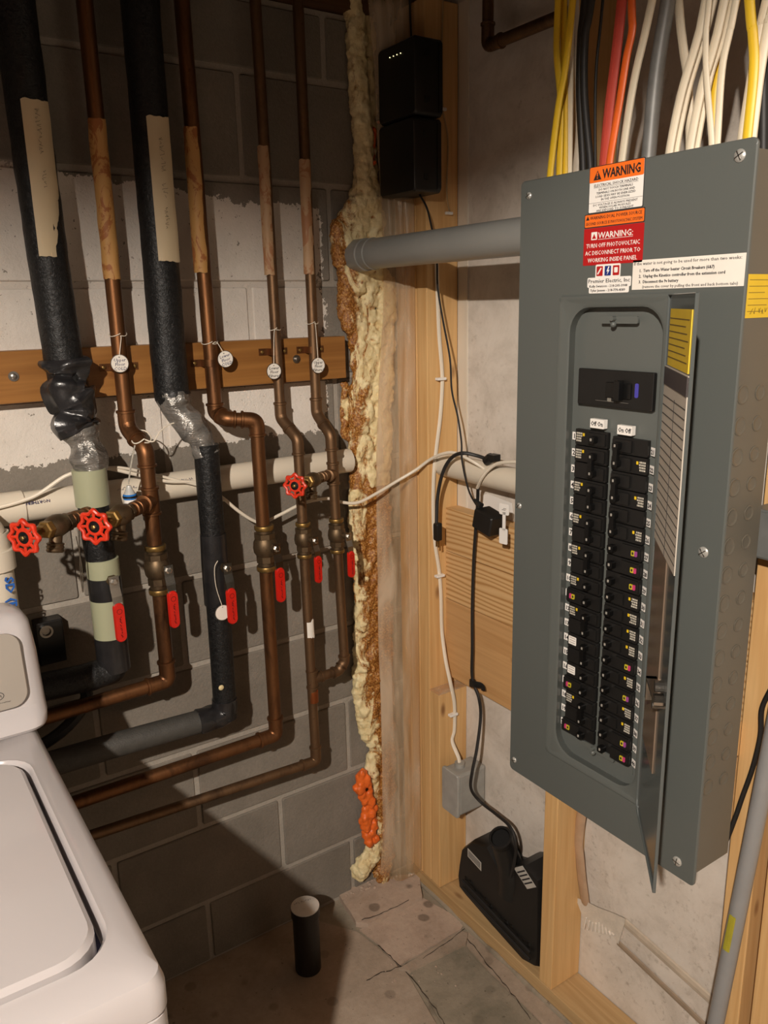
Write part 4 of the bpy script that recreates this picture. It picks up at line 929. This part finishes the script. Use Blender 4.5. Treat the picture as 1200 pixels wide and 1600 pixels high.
# ================================================================== SMALL CABLES ON THE STUDS
def wire(name, label, cat, pts, r, mat, n=8, flat=1, seg=6, group=None, nrm=None):
    P = [at(*p[:2], p[2], p[3]) if len(p) == 4 else Vector(p) for p in pts]
    bm = BM(); tube(bm, spline(P, seg), r, n, flat, nrm=nrm); o = obj(name, bm, mat, smooth=True); tag(o, label, cat, group); return o
X = lambda px, py, v: (px, py, 'x', v)
Yp = lambda px, py, v: (px, py, 'y', v)
wire('cable', 'flat white cable clipped down the stud to grey junction box', 'cable', [Yp(px, py, -.1300) for px, py in ((682, 400), (683, 440), (686, 520), (690, 570), (691, 600), (688, 650), (682, 700), (678, 740), (677, 800), (680, 850), (686, 890), (689, 930), (690, 975))]+[Yp(692, 1000, -.138), Yp(697, 1035, -.158), Yp(704, 1068, -.172), Yp(710, 1100, -.172), Yp(710, 1140, -.170), (.03, -.178, .47), (.032, -.2, .435), (.032, -.205, .42)], .0052, CORDW, 10, .55, nrm=(0, 1, 0))
for px, py in ((690, 592), (688, 900), (709, 1117)):
    p = at(px, py, 'y', -.136 if py < 1000 else -.173); bm = BM(); box(bm, p.x-.012, p.x+.012, p.y-.0035, p.y+.009, p.z-.003, p.z+.003)
    o = obj('cable_clip', bm, WHITE, bevel=.001); tag(o, {592: 'white cable clip on stud at height of brown board', 900: 'white cable clip on stud beside the pine planks', 1117: 'white cable clip above the grey junction box'}[py], 'cable clip', 'white cable clips')
wire('thin_cable', 'thin black wire from the black boxes down to power adapter', 'cable', [X(640, -20, -.01), X(641, 30, -.012), (-.03, -.12, 2.06)], .0022, RUBBER)
bpy.data.objects['thin_cable']['label'] = 'thin black wire entering the upper black box from above'
wire('thin_cable', 'thin black wire from the black boxes down to power adapter', 'cable', [(-.03, -.14, 1.768), X(667, 325, -.03), X(675, 358, -.02), X(681, 385, -.02), X(683, 415, -.02), X(684, 450, -.015), X(692, 500, -.01), X(703, 560, -.01), X(706, 610, -.008), X(715, 650, 0), X(721, 690, .0), X(722, 720, -.002), X(732, 765, .01), X(745, 790, .03), X(756, 802, .035)], .0021, RUBBER)
wire('thin_cable', 'thin pale wire pinned down the stud right of the black boxes', 'cable', [Yp(692, 0, -.129), Yp(690, 100, -.129), Yp(692, 170, -.129), Yp(700, 220, -.129), Yp(698, 300, -.129), Yp(703, 335, -.129)], .0018, plain((176, 150, 110), .5))
for px, py in ((693, 170), (703, 333)):
    p = at(px, py, 'y', -.133); bm = BM(); box(bm, p.x-.009, p.x+.009, -.1335, -.126, p.z-.003, p.z+.003); o = obj('cable_clip', bm, WHITE, bevel=.001); tag(o, 'small white clip on stud %s' % ('right of the black boxes' if py < 200 else 'just above the grey pipe'), 'cable clip', 'white cable clips')
# white extension cord along block wall over to the panel
wire('extension_cord', 'white extension cord sagging behind the pipes across to the panel', 'cord',
     [Yp(-10, 795, -.065), Yp(30, 784, -.065), Yp(60, 772, -.065), Yp(95, 748, -.066), Yp(112, 740, -.068), Yp(140, 731, -.068), Yp(170, 732, -.066), Yp(215, 742, -.066), Yp(260, 752, -.068), Yp(310, 755, -.066), Yp(345, 776, -.07), Yp(372, 798, -.07), Yp(395, 813, -.07), Yp(412, 816, -.07), Yp(440, 803, -.07),
      Yp(475, 786, -.07), Yp(512, 779, -.07), Yp(535, 785, -.075), Yp(560, 785, -.085), X(590, 770, -.12), X(620, 752, -.07), X(650, 734, -.03), X(672, 718, -.012), X(692, 709, -.008), X(712, 708, .0), X(740, 722, .01), X(760, 735, .03)], .0036, CORDW, 8)
wire('extension_cord', 'second white cord strand looping above the cream pipe', 'cord', [Yp(165, 731, -.072), Yp(190, 731, -.068), Yp(225, 738, -.066), Yp(275, 750, -.066), Yp(320, 762, -.068), Yp(350, 782, -.074)], .0028, CORDW, 8)
wire('extension_cord', 'white cord looped over cream pipe beside the panel', 'cord', [X(812, 722, .01), X(795, 722, .01), X(776, 725, .01), X(762, 735, .008), X(752, 748, .008), X(746, 762, .02)], .0038, CORDW, 8)
wire('black_cord', 'black cord running from cream pipe past planks to floor tool', 'cord', [X(747, 757, .02), X(746, 790, .03), X(743, 830, .03), X(740, 880, .035), X(738, 950, .035), X(738, 1010, .03), X(738, 1060, .03), X(748, 1090, .03), X(751, 1120, .03), X(745, 1170, .0), X(738, 1205, -.02), X(736, 1232, -.02), X(750, 1252, .0), X(775, 1272, .0), X(797, 1292, -.01), X(806, 1320, -.015), X(804, 1345, -.008), X(798, 1370, .0)], .0038, RUBBER, 8)
# hanging black cord with plug
t = thing('hanging_cord', 'black cord draped over the cream pipe ending in hanging plug', 'cord', at(685, 848, 'x', -.02))
P = [at(*p, 'x', v) for p, v in (((762, 718), .03), ((745, 712), .02), ((722, 708), .0), ((705, 716), -.005), ((692, 738), -.01), ((684, 775), -.012), ((682, 818), -.015))]
bm = BM(); tube(bm, spline(P, 6), .0042, 8); obj('cord', bm, RUBBER, t, smooth=True)
p = P[-1]; bm = BM(); slab(bm, rr(-.008, .008, -.040, .002, .003, 3), -.007, .007, FX(p.x, p.y-.004, p.z), .002); obj('plug', bm, BLACK, t, smooth=True)
bm = BM(); [box(bm, -.005+k*.008, -.0035+k*.008, -.056, -.040, -.002, .002, FX(p.x, p.y-.004, p.z)) for k in (0, 1)]; obj('prong', bm, BRASS, t)
bm = BM(); tube(bm, [(P[0].x, P[0].y+.004, P[0].z-.004), (P[0].x, P[0].y-.012, P[0].z+.006)], .011, 10); box(bm, P[0].x-.01, P[0].x+.01, P[0].y-.03, P[0].y-.008, P[0].z+.0, P[0].z+.014); obj('hook_strap', bm, BLACK, t, label='black fabric cord strap')
# power adapter and white tag
t = thing('power_adapter', 'black power adapter lying on the top plank beside panel', 'adapter', (.03, -.31, 1.066))
M = FX(.02, -.275, 1.068); bm = BM(); slab(bm, rr(0, .06, 0, .045, .004, 3), -.03, .012, M @ Matrix.Rotation(math.radians(-12), 4, 'Z') @ Matrix.Translation((0, -.012, 0)), .003); obj('case', bm, BLACK, t, smooth=True)
bm = BM(); tube(bm, [M @ Vector((-.012, .046, -.005)), M @ Vector((.012, .036, -.005))], lambda t: .003+.004*t, 8); obj('strain_relief', bm, RUBBER, t)
t = thing('cord_tag', 'white plastic barbell tag hanging on adapter beside the panel edge', 'tag', at(787, 850, 'x', -.0))
M = frame(at(788, 800, 'x', -.0), (.15, -1, 0), (0, 0, 1)); bm = BM(); slab(bm, rr(-.013, .013, -.006, .018, .003, 3), 0, .001, M); slab(bm, rr(-.004, .004, -.040, .0, .001, 2), 0, .001, M); slab(bm, rr(-.012, .010, -.070, -.036, .003, 3), 0, .001, M); obj('tag_body', bm, WHITE, t)
bm = BM(); box(bm, -.006, .004, .004, .005, .001, .0013, M); box(bm, -.002, .006, .007, .008, .001, .0013, M); obj('staple', bm, STEEL, t)
bm = BM(); slab(bm, rr(-.02, .02, 0, .028, .003, 2), 0, .0012, FX(.0885, -.29, 1.10)); bm.free()
wire('cable', 'thin white wire in the bay beside the stud above vacuum head', 'cable', [X(709, 1060, .085), X(707, 1160, .086)], .002, CORDW)
# velcro tie
t = thing('cable_tie', 'black hook and loop tie around the cord below the planks', 'cable tie', at(738, 1068, 'x', .02))
p = at(738, 1067, 'x', .03); bm = BM(); lathe(bm, [(.0055, -.008), (.0075, -.008), (.0075, .008), (.0055, .008)], Matrix.Translation(p), 12); obj('band', bm, BLACK, t, smooth=True)
bm = BM(); tube(bm, spline([p+Vector((-.006, 0, 0)), p+Vector((-.006, -.018, .005)), p+Vector((0, -.035, .006)), p+Vector((.0, -.040, -.004))], 5), .008, 8, .2, nrm=(1, 0, 0)); obj('loose_end', bm, BLACK, t, smooth=True)
# junction box
t = thing('junction_box', 'small grey plastic junction box low on the jack stud', 'junction box', (.045, -.21, .30))
bm = BM(); box(bm, .002, .089, -.240, -.182, .298, .412); box(bm, .02, .07, -.183, -.1635, .33, .39); obj('body', bm, plain((150, 148, 142), .45), t, bevel=.006)
bm = BM(); slab(bm, rr(-.031, .031, -.060, .060, .006, 3), 0, .008, FX(.0025, -.211, .355), .002); obj('lid', bm, plain((158, 156, 150), .45), t, smooth=True)
bm = BM(); lathe(bm, [(.013, 0), (.013, .012), (.010, .012)], Matrix.Translation((.032, -.205, .411)), 12, True, True); obj('entry_boss', bm, plain((150, 148, 142), .45), t, smooth=True)
# ================================================================== VACUUM HEAD
v = thing('vacuum_head', 'black vacuum floor tool standing on the bottom plate', 'vacuum head', (.04, -.38, .038))
# profile extruded in y: facing -x, leaning on wall
fx0 = .008
out = [(720, 1326), (716, 1350), (714, 1368), (716, 1385), (725, 1397), (770, 1449), (818, 1503), (838, 1514), (842, 1500), (843, 1376), (822, 1352), (806, 1350), (795, 1362), (778, 1357), (760, 1322), (736, 1314)]
P = [at(*q, 'x', fx0) for q in out]; cy = sum(p.y for p in P)/len(P); cz = sum(p.z for p in P)/len(P)
def vl(k, x): return [(x, cy+(p.y-cy)*k, max(.0395, cz+(p.z-cz)*k)) for p in P]
bm = BM(); loft(bm, [vl(.97, .088), vl(1.0, .075), vl(1.0, fx0+.012), vl(.96, fx0)]); obj('housing', bm, BLACK, v, smooth=True)
# brush slot edge along bottom
bm = BM(); q = [at(722, 1390, 'x', fx0-.006), at(770, 1442, 'x', fx0-.006), at(828, 1504, 'x', fx0-.006)]
for s_ in (0, .02): tube(bm, [p+Vector((0, 0, s_+.008)) for p in q], .0035, 8)
obj('bumper', bm, RUBBER, v, smooth=True)
bm = BM(); a0 = at(728, 1372, 'x', fx0); a1 = at(826, 1478, 'x', fx0)
for k in range(13):
    c = a0.lerp(a1, k/12); sphere(bm, (fx0+.001, c.y, c.z+.004*math.sin(k*2.3)), .006+.002*math.sin(k*1.7), 1, (.7, 1.2, 1))
obj('roller_bristles', bm, DBLACK, v, smooth=True)
bm = BM(); c0 = at(800, 1392, 'x', .03); c1 = at(797, 1352, 'x', .02); c2 = at(784, 1312, 'x', -.012)
pth = spline([c0, at(800, 1370, 'x', .025), c1, at(790, 1330, 'x', .005), c2], 6)
n_ = len(pth); loops_o = []
tube(bm, pth, lambda t: .034-.008*t, 20, cap=True); obj('neck', bm, BLACK, v, smooth=True)
d = Vector((-.5, -.12, .82)).normalized(); bm = BM(); lathe(bm, [(.024, -.010), (.0275, -.004), (.0275, .012), (.0225, .012), (.0215, .004)], axis_m(c2, d), 24, False, False); obj('socket_rim', bm, BLACK, v, smooth=True)
bm = BM(); lathe(bm, [(.0205, .0065), (.0205, .0078)], axis_m(c2, d), 24); obj('socket_shade_disc', bm, plain((5, 5, 5), .9), v)  # solid black disc, painted shade for the inside of the neck opening
def vlabel(pxa, pxb, pxc, name, mat):
    a = at(*pxa, 'x', fx0-.0008); b_ = at(*pxb, 'x', fx0-.0008); c = at(*pxc, 'x', fx0-.0008); uu = (b_-a); vv = (c-a)
    bm = BM(); L = []
    for e in (0, .0006): L.append([a+Vector((-e, 0, 0)), b_+Vector((-e, 0, 0)), b_+vv+Vector((-e, 0, 0)), c+Vector((-e, 0, 0))])
    loft(bm, L); o = obj(name, bm, mat, v, label='printed silver label'); bm = BM()
    for k in range(4):
        s0, s1 = .2+k*.18, .27+k*.18
        loft(bm, [[a+uu*.06+vv*s0+Vector((-e, 0, 0)), a+uu*.94+vv*s0+Vector((-e, 0, 0)), a+uu*.94+vv*s1+Vector((-e, 0, 0)), a+uu*.06+vv*s1+Vector((-e, 0, 0))] for e in (.0006, .0009)])
    obj('print', bm, INK, o)
vlabel((731, 1338), (752, 1361), (731, 1325), 'rating_label', plain((180, 176, 168), .4))
vlabel((824, 1389), (838, 1386), (803, 1356), 'rating_label', plain((180, 176, 168), .4))
# ================================================================== LOWER RIGHT: tube, bracket, conduit
t = thing('drain_hose', 'flat beige hose dropping behind the panel into torn wall notch', 'hose', at(912, 1400, 'x', .07))
bm = BM(); tube(bm, spline([Vector((.06, -.615, .75)), at(906, 1290, 'x', .06), at(906, 1340, 'x', .065), at(913, 1400, 'x', .075), at(918, 1420, 'x', .085)], 6), .0125, 12, .5, nrm=(1, 0, 0)); obj('tube', bm, plain((176, 146, 118), .5), t, smooth=True)
t = thing('torn_channel', 'broken pale plaster channel on the wall below the panel', 'channel', at(935, 1440, 'x', .085))
bm = BM(); a = at(900, 1406, 'x', .086); b_ = at(965, 1450, 'x', .086)
rng = [(899, 1402), (915, 1408), (935, 1418), (962, 1428), (978, 1436), (966, 1476), (958, 1462), (940, 1460), (922, 1452), (910, 1432)]
Pq = [at(*q, 'x', .09) for q in rng]; Pf = [at(*q, 'x', .074) for q in rng]
loft(bm, [[p for p in Pq], [p for p in Pf]]); obj('plaster_lip', bm, plain((206, 196, 182), .7, 0, .1, 60, .5), t)
bm = BM()
for k in range(9):
    p = at(916+k*5, 1434+k*2.6+3*math.sin(k), 'x', .072); q = at(912+k*6, 1452+k*1.2, 'x', .072); tube(bm, [p, q], .0022, 6)
obj('wrinkle', bm, plain((220, 210, 198), .4, 0, .1, 60), t, smooth=True)
bm = BM(); p, q = at(975, 1440, 'x', .088), at(1122, 1560, 'x', .088); q.z = p.z-.03; tube(bm, [p, q], .012, 8, .3, nrm=(1, 0, 0)); obj('rail', bm, plain((186, 172, 154), .7), t)
p, q = at(965, 1472, 'x', .088), at(1110, 1590, 'x', .088)
bm = BM(); tube(bm, [p, Vector((p.x, q.y, p.z-.035))], .008, 8, .3, nrm=(1, 0, 0)); obj('rail', bm, plain((150, 132, 112), .7), t)
t = thing('grey_conduit', 'leaning grey plastic conduit at lower right in front of studs', 'conduit', (-.04, -1.0, .0))
c1 = at(1118, 1600, 'x', -.035); c2 = at(1222, 1080, 'x', -.035); dd = (c1-c2)/(c1.z-c2.z)
foot = c1-dd*(c1.z-.0); topc = c2+dd*.22
bm = BM(); tube(bm, [topc, c2, c1, foot], .0135, 16); obj('pipe', bm, plain((140, 140, 140), .4, 0, .04), t, smooth=True)
m = at(1140, 1455, 'x', -.049); bm = BM(); tube(bm, [m-dd*.040, m+dd*.030], .006, 8, .25, nrm=(1, 0, 0)); obj('label', bm, plain((166, 158, 48), .5), t, label='yellow printed label')
wire('black_cord', 'black cord hanging down the right stud beside breaker panel', 'cord', [X(1215, 1060, -.02), X(1200, 1085, -.012), X(1190, 1110, -.01), X(1188, 1150, -.008), X(1176, 1200, -.008), X(1160, 1245, -.008), X(1148, 1280, -.008), X(1132, 1318, -.01), X(1112, 1338, -.03), X(1092, 1342, -.07)], .0042, RUBBER, 8)
t = thing('outlet_box', 'grey metal box at right frame edge on the right stud', 'electrical box', (-.03, -1.01, 1.17))
bm = BM(); box(bm, -.052, -.001, -1.09, -.966, 1.172, 1.245); obj('body', bm, plain((112, 114, 112), .4, .3), t, bevel=.002)
bm = BM(); slab(bm, rr(0, .11, 0, .066, .003, 2), 0, .002, FX(-.052, -.973, 1.1755)); obj('cover_plate', bm, plain((120, 122, 120), .4, .3), t)
# ================================================================== FLOOR STUB
t = thing('floor_stub', 'black stub pipe with white cap standing up from the floor', 'pipe', (-.395, -.155, 0))
bm = BM(); lathe(bm, [(.031, -.01), (.031, .148), (.034, .150), (.034, .172)], Matrix.Translation((-.395, -.155, 0)), 28); obj('pipe', bm, plain((32, 28, 25), .5, 0, .2, 30, .2), t, smooth=True)
bm = BM(); lathe(bm, [(.0335, .172), (.0335, .1745), (.031, .176)], Matrix.Translation((-.395, -.155, 0)), 28); obj('cap', bm, plain((214, 208, 200), .5, 0, .1, 40), t, smooth=True, label='white disc cap')
scrawl(frame((-.416, -.140, .1764), (1, -.2, 0), (.2, 1, 0)), .042, .007, INK, t, 7)
# ================================================================== PVC STANDPIPE LEFT & outlet
t = thing('standpipe', 'white plastic drain standpipe behind washing machine console', 'pipe', (-.938, -.10, .0))
bm = BM(); tube(bm, spline([(-.938, -.10, 0), (-.938, -.10, .6), (-.938, -.10, 1.12), (-.940, -.10, 1.16), (-.965, -.10, 1.20), (-1.02, -.10, 1.225)], 6), .031, 24); obj('pipe', bm, WHITEP, t, smooth=True)
ring(t, 'coupling', (-.938, -.10, 1.122), (0, 0, 1), .0365, .038, WHITEP)
text('SD (PVC) ASTM', Matrix.Translation((-.928, -.1320, 1.095)) @ Matrix.Rotation(math.pi/2, 4, 'X') @ Matrix.Rotation(-math.pi/2, 4, 'Z'), .020, plain((30, 90, 170), .5), t, width=.17, bold=.0006)
t = thing('hose_outlet', 'black hose outlet box on block wall above washing machine', 'outlet', (-.845, -.02, .89))
bm = BM(); box(bm, -.875, -.825, -.035, -.0015, .875, .963); obj('housing', bm, DBLACK, t, bevel=.002)
bm = BM(); lathe(bm, [(.0125, 0), (.0125, .006), (.0085, .006), (.0075, .001)], axis_m((-.857, -.035, .945), (0, -1, 0)), 16, False, True); obj('ring_nut', bm, STEEL, t, smooth=True)
wire('hose', 'dark hose low behind washing machine', 'hose', [(-.95, -.05, .86), (-.85, -.04, .84), (-.80, -.05, .80), (-.86, -.06, .74), (-1.0, -.07, .7)], .012, RUBBER)
# ================================================================== TAGS
def paper_tag(label, px, py, y, lines, mat_ink, ang=0, R=.0165, string=None, tilt=0, drop=None):
    c = at(px, py, 'y', y); t = thing('paper_tag', label, 'tag', c-Vector((0, 0, R)), 'round paper tags on the pipes')
    M = FY(*c) @ Matrix.Rotation(tilt, 4, 'Y') @ Matrix.Rotation(ang, 4, 'Z')
    bm = BM(); lathe(bm, [(R, 0), (R, .0008)], M, 28); obj('disc', bm, PAPER, t)
    bm = BM()
    Lr = [[M @ Vector(((R+e)*math.cos(2*math.pi*k/28), (R+e)*math.sin(2*math.pi*k/28), z)) for e, z in ((-.0008, .0009), (.0004, .0009), (.0004, -.0003), (-.0008, -.0003))] for k in range(28)]
    loft(bm, Lr+[Lr[0]], False, False); obj('rim', bm, STEEL, t, label='thin metal rim')
    bm = BM(); lathe(bm, [(.0013, .0009), (.0013, .0011)], M @ Matrix.Translation((0, R*.72, 0)), 8); obj('hole', bm, INK, t)
    for k, s in enumerate(lines): text(s, M @ Matrix.Translation((0, R*.22-k*R*.48, .0010)), R*.52, mat_ink, t, align='CENTER', name='handwriting', shear=.15)
    if string:
        bm = BM()
        for st in string: tube(bm, spline([M @ Vector((0, R*.72, .001))]+[Vector(q) for q in st], 5), .0008, 5)
        obj('string', bm, CORDW, t)
    return t
def loop_at(x, y, r, z, dz=.006): return [(x+r*math.cos(a), y+r*math.sin(a), z+dz*math.sin(a*1.3)) for a in [math.pi*(-.5+k/6) for k in range(13)]]
paper_tag('round tag reading upper floor cold on second pipe', 187, 568, -.075, ['Upper', 'Floor', 'COLD'], INKB, string=[[(-.668, -.071, 1.49)]+loop_at(-.668, YU, .0158, 1.50)])
paper_tag('round tag reading lower floor cold on fourth pipe', 352, 561, -.072, ['Lower', 'Floor', 'COLD'], INKB, .25, string=[[(-.480, -.070, 1.475)]+loop_at(-.489, YU, .0158, 1.478)])
paper_tag('round tag reading lower floor filtered on fifth pipe', 428, 580, -.072, ['Lower', 'Floor', 'Filtered'], INK, string=[[(-.352, -.068, 1.49)]+loop_at(-.344, YU, .0126, 1.50)])
paper_tag('round tag reading upper floor filtered nearest the foam', 497, 571, -.072, ['Upper', 'Floor', 'Filtered'], INK, string=[[(-.254, -.069, 1.50)]+loop_at(-.254, YU, .0126, 1.51)])
paper_tag('round tag without readable writing behind red lever on insulated pipe', 348, 957, -.142, [], INK, R=.0165, string=[[(-.550, -.145, 1.0), (-.552, -.150, 1.04), (-.545, -.152, 1.055)]])
# frayed string round pipe B and the blue capped water bottle ended hose
wire('string', 'frayed white string tied round copper pipe under brown board', 'string', [(-.655, -.108, 1.305), (-.640, -.115, 1.300), (-.625, -.11, 1.315), (-.605, -.10, 1.325), (-.590, -.095, 1.328)], .0014, CORDW, 6)
wire('string', 'white string ring round the copper pipe jog', 'string', loop_at(-.6555, -.095, .0175, 1.308, .010), .0013, CORDW, 6)
wire('string', 'twisted clear cord hanging beside copper pipe to blue cap', 'string', [(-.672, -.105, 1.295), (-.680, -.106, 1.27), (-.688, -.110, 1.245), (-.693, -.112, 1.225)], .0016, plain((170, 164, 152), .2, 0, .3, 200), 6)
t = thing('test_strip_bottle', 'small blue banded clear vial hanging beside the copper tee', 'vial', (-.675, -.10, 1.17))
bm = BM(); lathe(bm, [(.004, .036), (.006, .030), (.010, .022), (.0115, .018)], Matrix.Translation((-.693, -.112, 1.186)), 16); obj('neck', bm, plain((190, 190, 186), .2), t, smooth=True)
bm = BM(); lathe(bm, [(.0115, .010), (.0125, .011), (.0125, .019), (.0115, .020)], Matrix.Translation((-.693, -.112, 1.186)), 16); obj('band', bm, BLUE, t, smooth=True, label='blue band')
bm = BM(); lathe(bm, [(.012, -.008), (.012, .010)], Matrix.Translation((-.693, -.112, 1.186)), 16); obj('body', bm, WHITE, t, smooth=True)
bm = BM(); lathe(bm, [(.0128, .013), (.0134, .0135), (.0134, .0165), (.0128, .017)], Matrix.Translation((-.693, -.112, 1.186)), 16); obj('ring', bm, BLACK, t, smooth=True)
t = wire('thin_wire', 'thin bent steel wire loop hanging in front of sage sleeved pipe', 'wire', [Yp(120, 803, -.2), Yp(123, 812, -.19), Yp(124, 850, -.16), Yp(126, 900, -.15), Yp(130, 925, -.148), Yp(127, 880, -.15), Yp(119, 838, -.16)], .0009, STEEL, 6)
# ================================================================== WASHER
w_ = thing('washing_machine', 'white top loading washing machine in lower left foreground', 'washing machine', (-1.28, -.62, 0))
XR, XL, YF, YB, ZT_ = -.944, -1.62, -.962, -.285, .932
def wl(x0, x1, y0, y1, r, z, n=6): return [(p[0], p[1], z) for p in rr(x0, x1, y0, y1, r, n)]
bm = BM(); loft(bm, [wl(XL, XR-.001, YF+.002, YB, .02, .012), wl(XL, XR-.001, YF+.002, YB, .02, .882), wl(XL+.004, XR-.004, YF+.006, YB-.002, .018, .884)]); obj('cabinet', bm, ENAM, w_, smooth=True)
LX0, LX1, LY0, LY1 = -1.58, -.985, -.905, -.475
bm = BM(); loft(bm, [wl(XL, XR, YF, YB, .022, .887), wl(XL-.0, XR, YF, YB, .022, .912), wl(XL+.004, XR-.004, YF+.006, YB-.004, .02, .925), wl(XL+.014, XR-.014, YF+.02, YB-.01, .02, .9315), wl(LX0-.014, LX1+.013, LY0-.014, LY1+.013, .05, .933),
    wl(LX0-.009, LX1+.008, LY0-.009, LY1+.008, .048, .9345), wl(LX0-.005, LX1+.0045, LY0-.005, LY1+.0045, .045, .930), wl(LX0-.004, LX1+.004, LY0-.004, LY1+.004, .045, .905)], True, True); obj('top_panel', bm, ENAM, w_, smooth=True)
bm = BM(); loft(bm, [wl(LX0, LX1-.003, LY0+.002, LY1, .043, .906), wl(LX0, LX1-.003, LY0+.002, LY1, .043, .932), wl(LX0+.004, LX1-.008, LY0+.007, LY1-.004, .040, .9375), wl(LX0+.03, LX1-.05, LY0+.05, LY1-.03, .03, .9395)]); obj('lid', bm, ENAM, w_, smooth=True)
bm = BM(); loft(bm, [wl(LX0-.002, LX1+.002, LY0-.002, LY1+.002, .044, .905), wl(LX0-.002, LX1+.002, LY0-.002, LY1+.002, .044, .9075)]); obj('lid_gap_shade', bm, plain((52, 50, 78), .6), w_)  # dark slab under the lid, its colour paints the shade in the gap
# console: front leaning back, rounded ends
bm = BM(); L = []
for z, yf, r, xi in ((.933, -.405, .03, .012), (.938, -.408, .03, .010), (.952, -.402, .03, .006), (.965, -.385, .03, .004), (1.04, -.372, .028, .006), (1.085, -.362, .026, .012), (1.097, -.353, .022, .022), (1.104, -.342, .018, .038)):
    L.append([(p[0], p[1], z) for p in rr(XL+xi, -.922-xi*.7, yf, -.290, r, 6)])
loft(bm, L); obj('console', bm, ENAM, w_, smooth=True)
fu = Vector((0, .13*.16, .13)).normalized()
Mc = frame((-1.58, -.3895, .972), (1, 0, 0), (0, .17, 1)); bm = BM(); slab(bm, rr(0, .628, .0, .112, .022, 6), .0, .003, Mc, .001); pf = obj('control_panel', bm, CONS, w_, smooth=True, label='grey control panel face')
bm = BM(); el = [(.585+.0105*math.cos(2*math.pi*k/24), .022+.0065*math.sin(2*math.pi*k/24)) for k in range(24)]; ei = [(.585+.0095*math.cos(2*math.pi*k/24), .022+.0055*math.sin(2*math.pi*k/24)) for k in range(24)]
loft(bm, [[(*a, .0032) for a in el], [(*a, .0032) for a in ei]], False, False, Mc); obj('logo_ring', bm, INK, pf)
scrawl(Mc @ Matrix.Translation((.579, .0195, .0034)), .011, .005, INK, pf, 9, 'logo', gaps=()); scrawl(Mc @ Matrix.Translation((.565, .0105, .0034)), .038, .0016, INK, pf, 11, 'print', .00015, ())
for dx in (0, .4):
    for k in range(2):
        bm = BM(); lathe(bm, [(.018, 0), (.018, .012), (.014, .014)], Mc @ Matrix.Translation((.12+dx*.4+k*.13, .06, .003)), 20); obj('dial', bm, CONS, w_, smooth=True)
bm = BM()
for x in (XL+.06, XR-.06):
    for y in (YF+.06, YB-.06): lathe(bm, [(.02, 0), (.02, .012)], Matrix.Translation((x, y, 0)), 12)
obj('feet', bm, BLACK, w_)
# ================================================================== LAMP (source of the light, behind the viewer)
t = thing('bare_bulb_lamp', 'white porcelain lamp holder between joists near room centre', 'lamp', (LAMP.x, LAMP.y, 2.385))
bm = BM(); box(bm, LAMP.x-.05, LAMP.x+.05, LAMP.y-.20, LAMP.y+.18, 2.33, 2.385); obj('mounting_block', bm, JOIST, t)
bm = BM(); lathe(bm, [(.055, 0), (.055, -.01), (.03, -.03), (.024, -.085), (.02, -.088)], Matrix.Translation((LAMP.x, LAMP.y, 2.33)), 20); obj('lamp_holder', bm, WHITE, t, smooth=True)
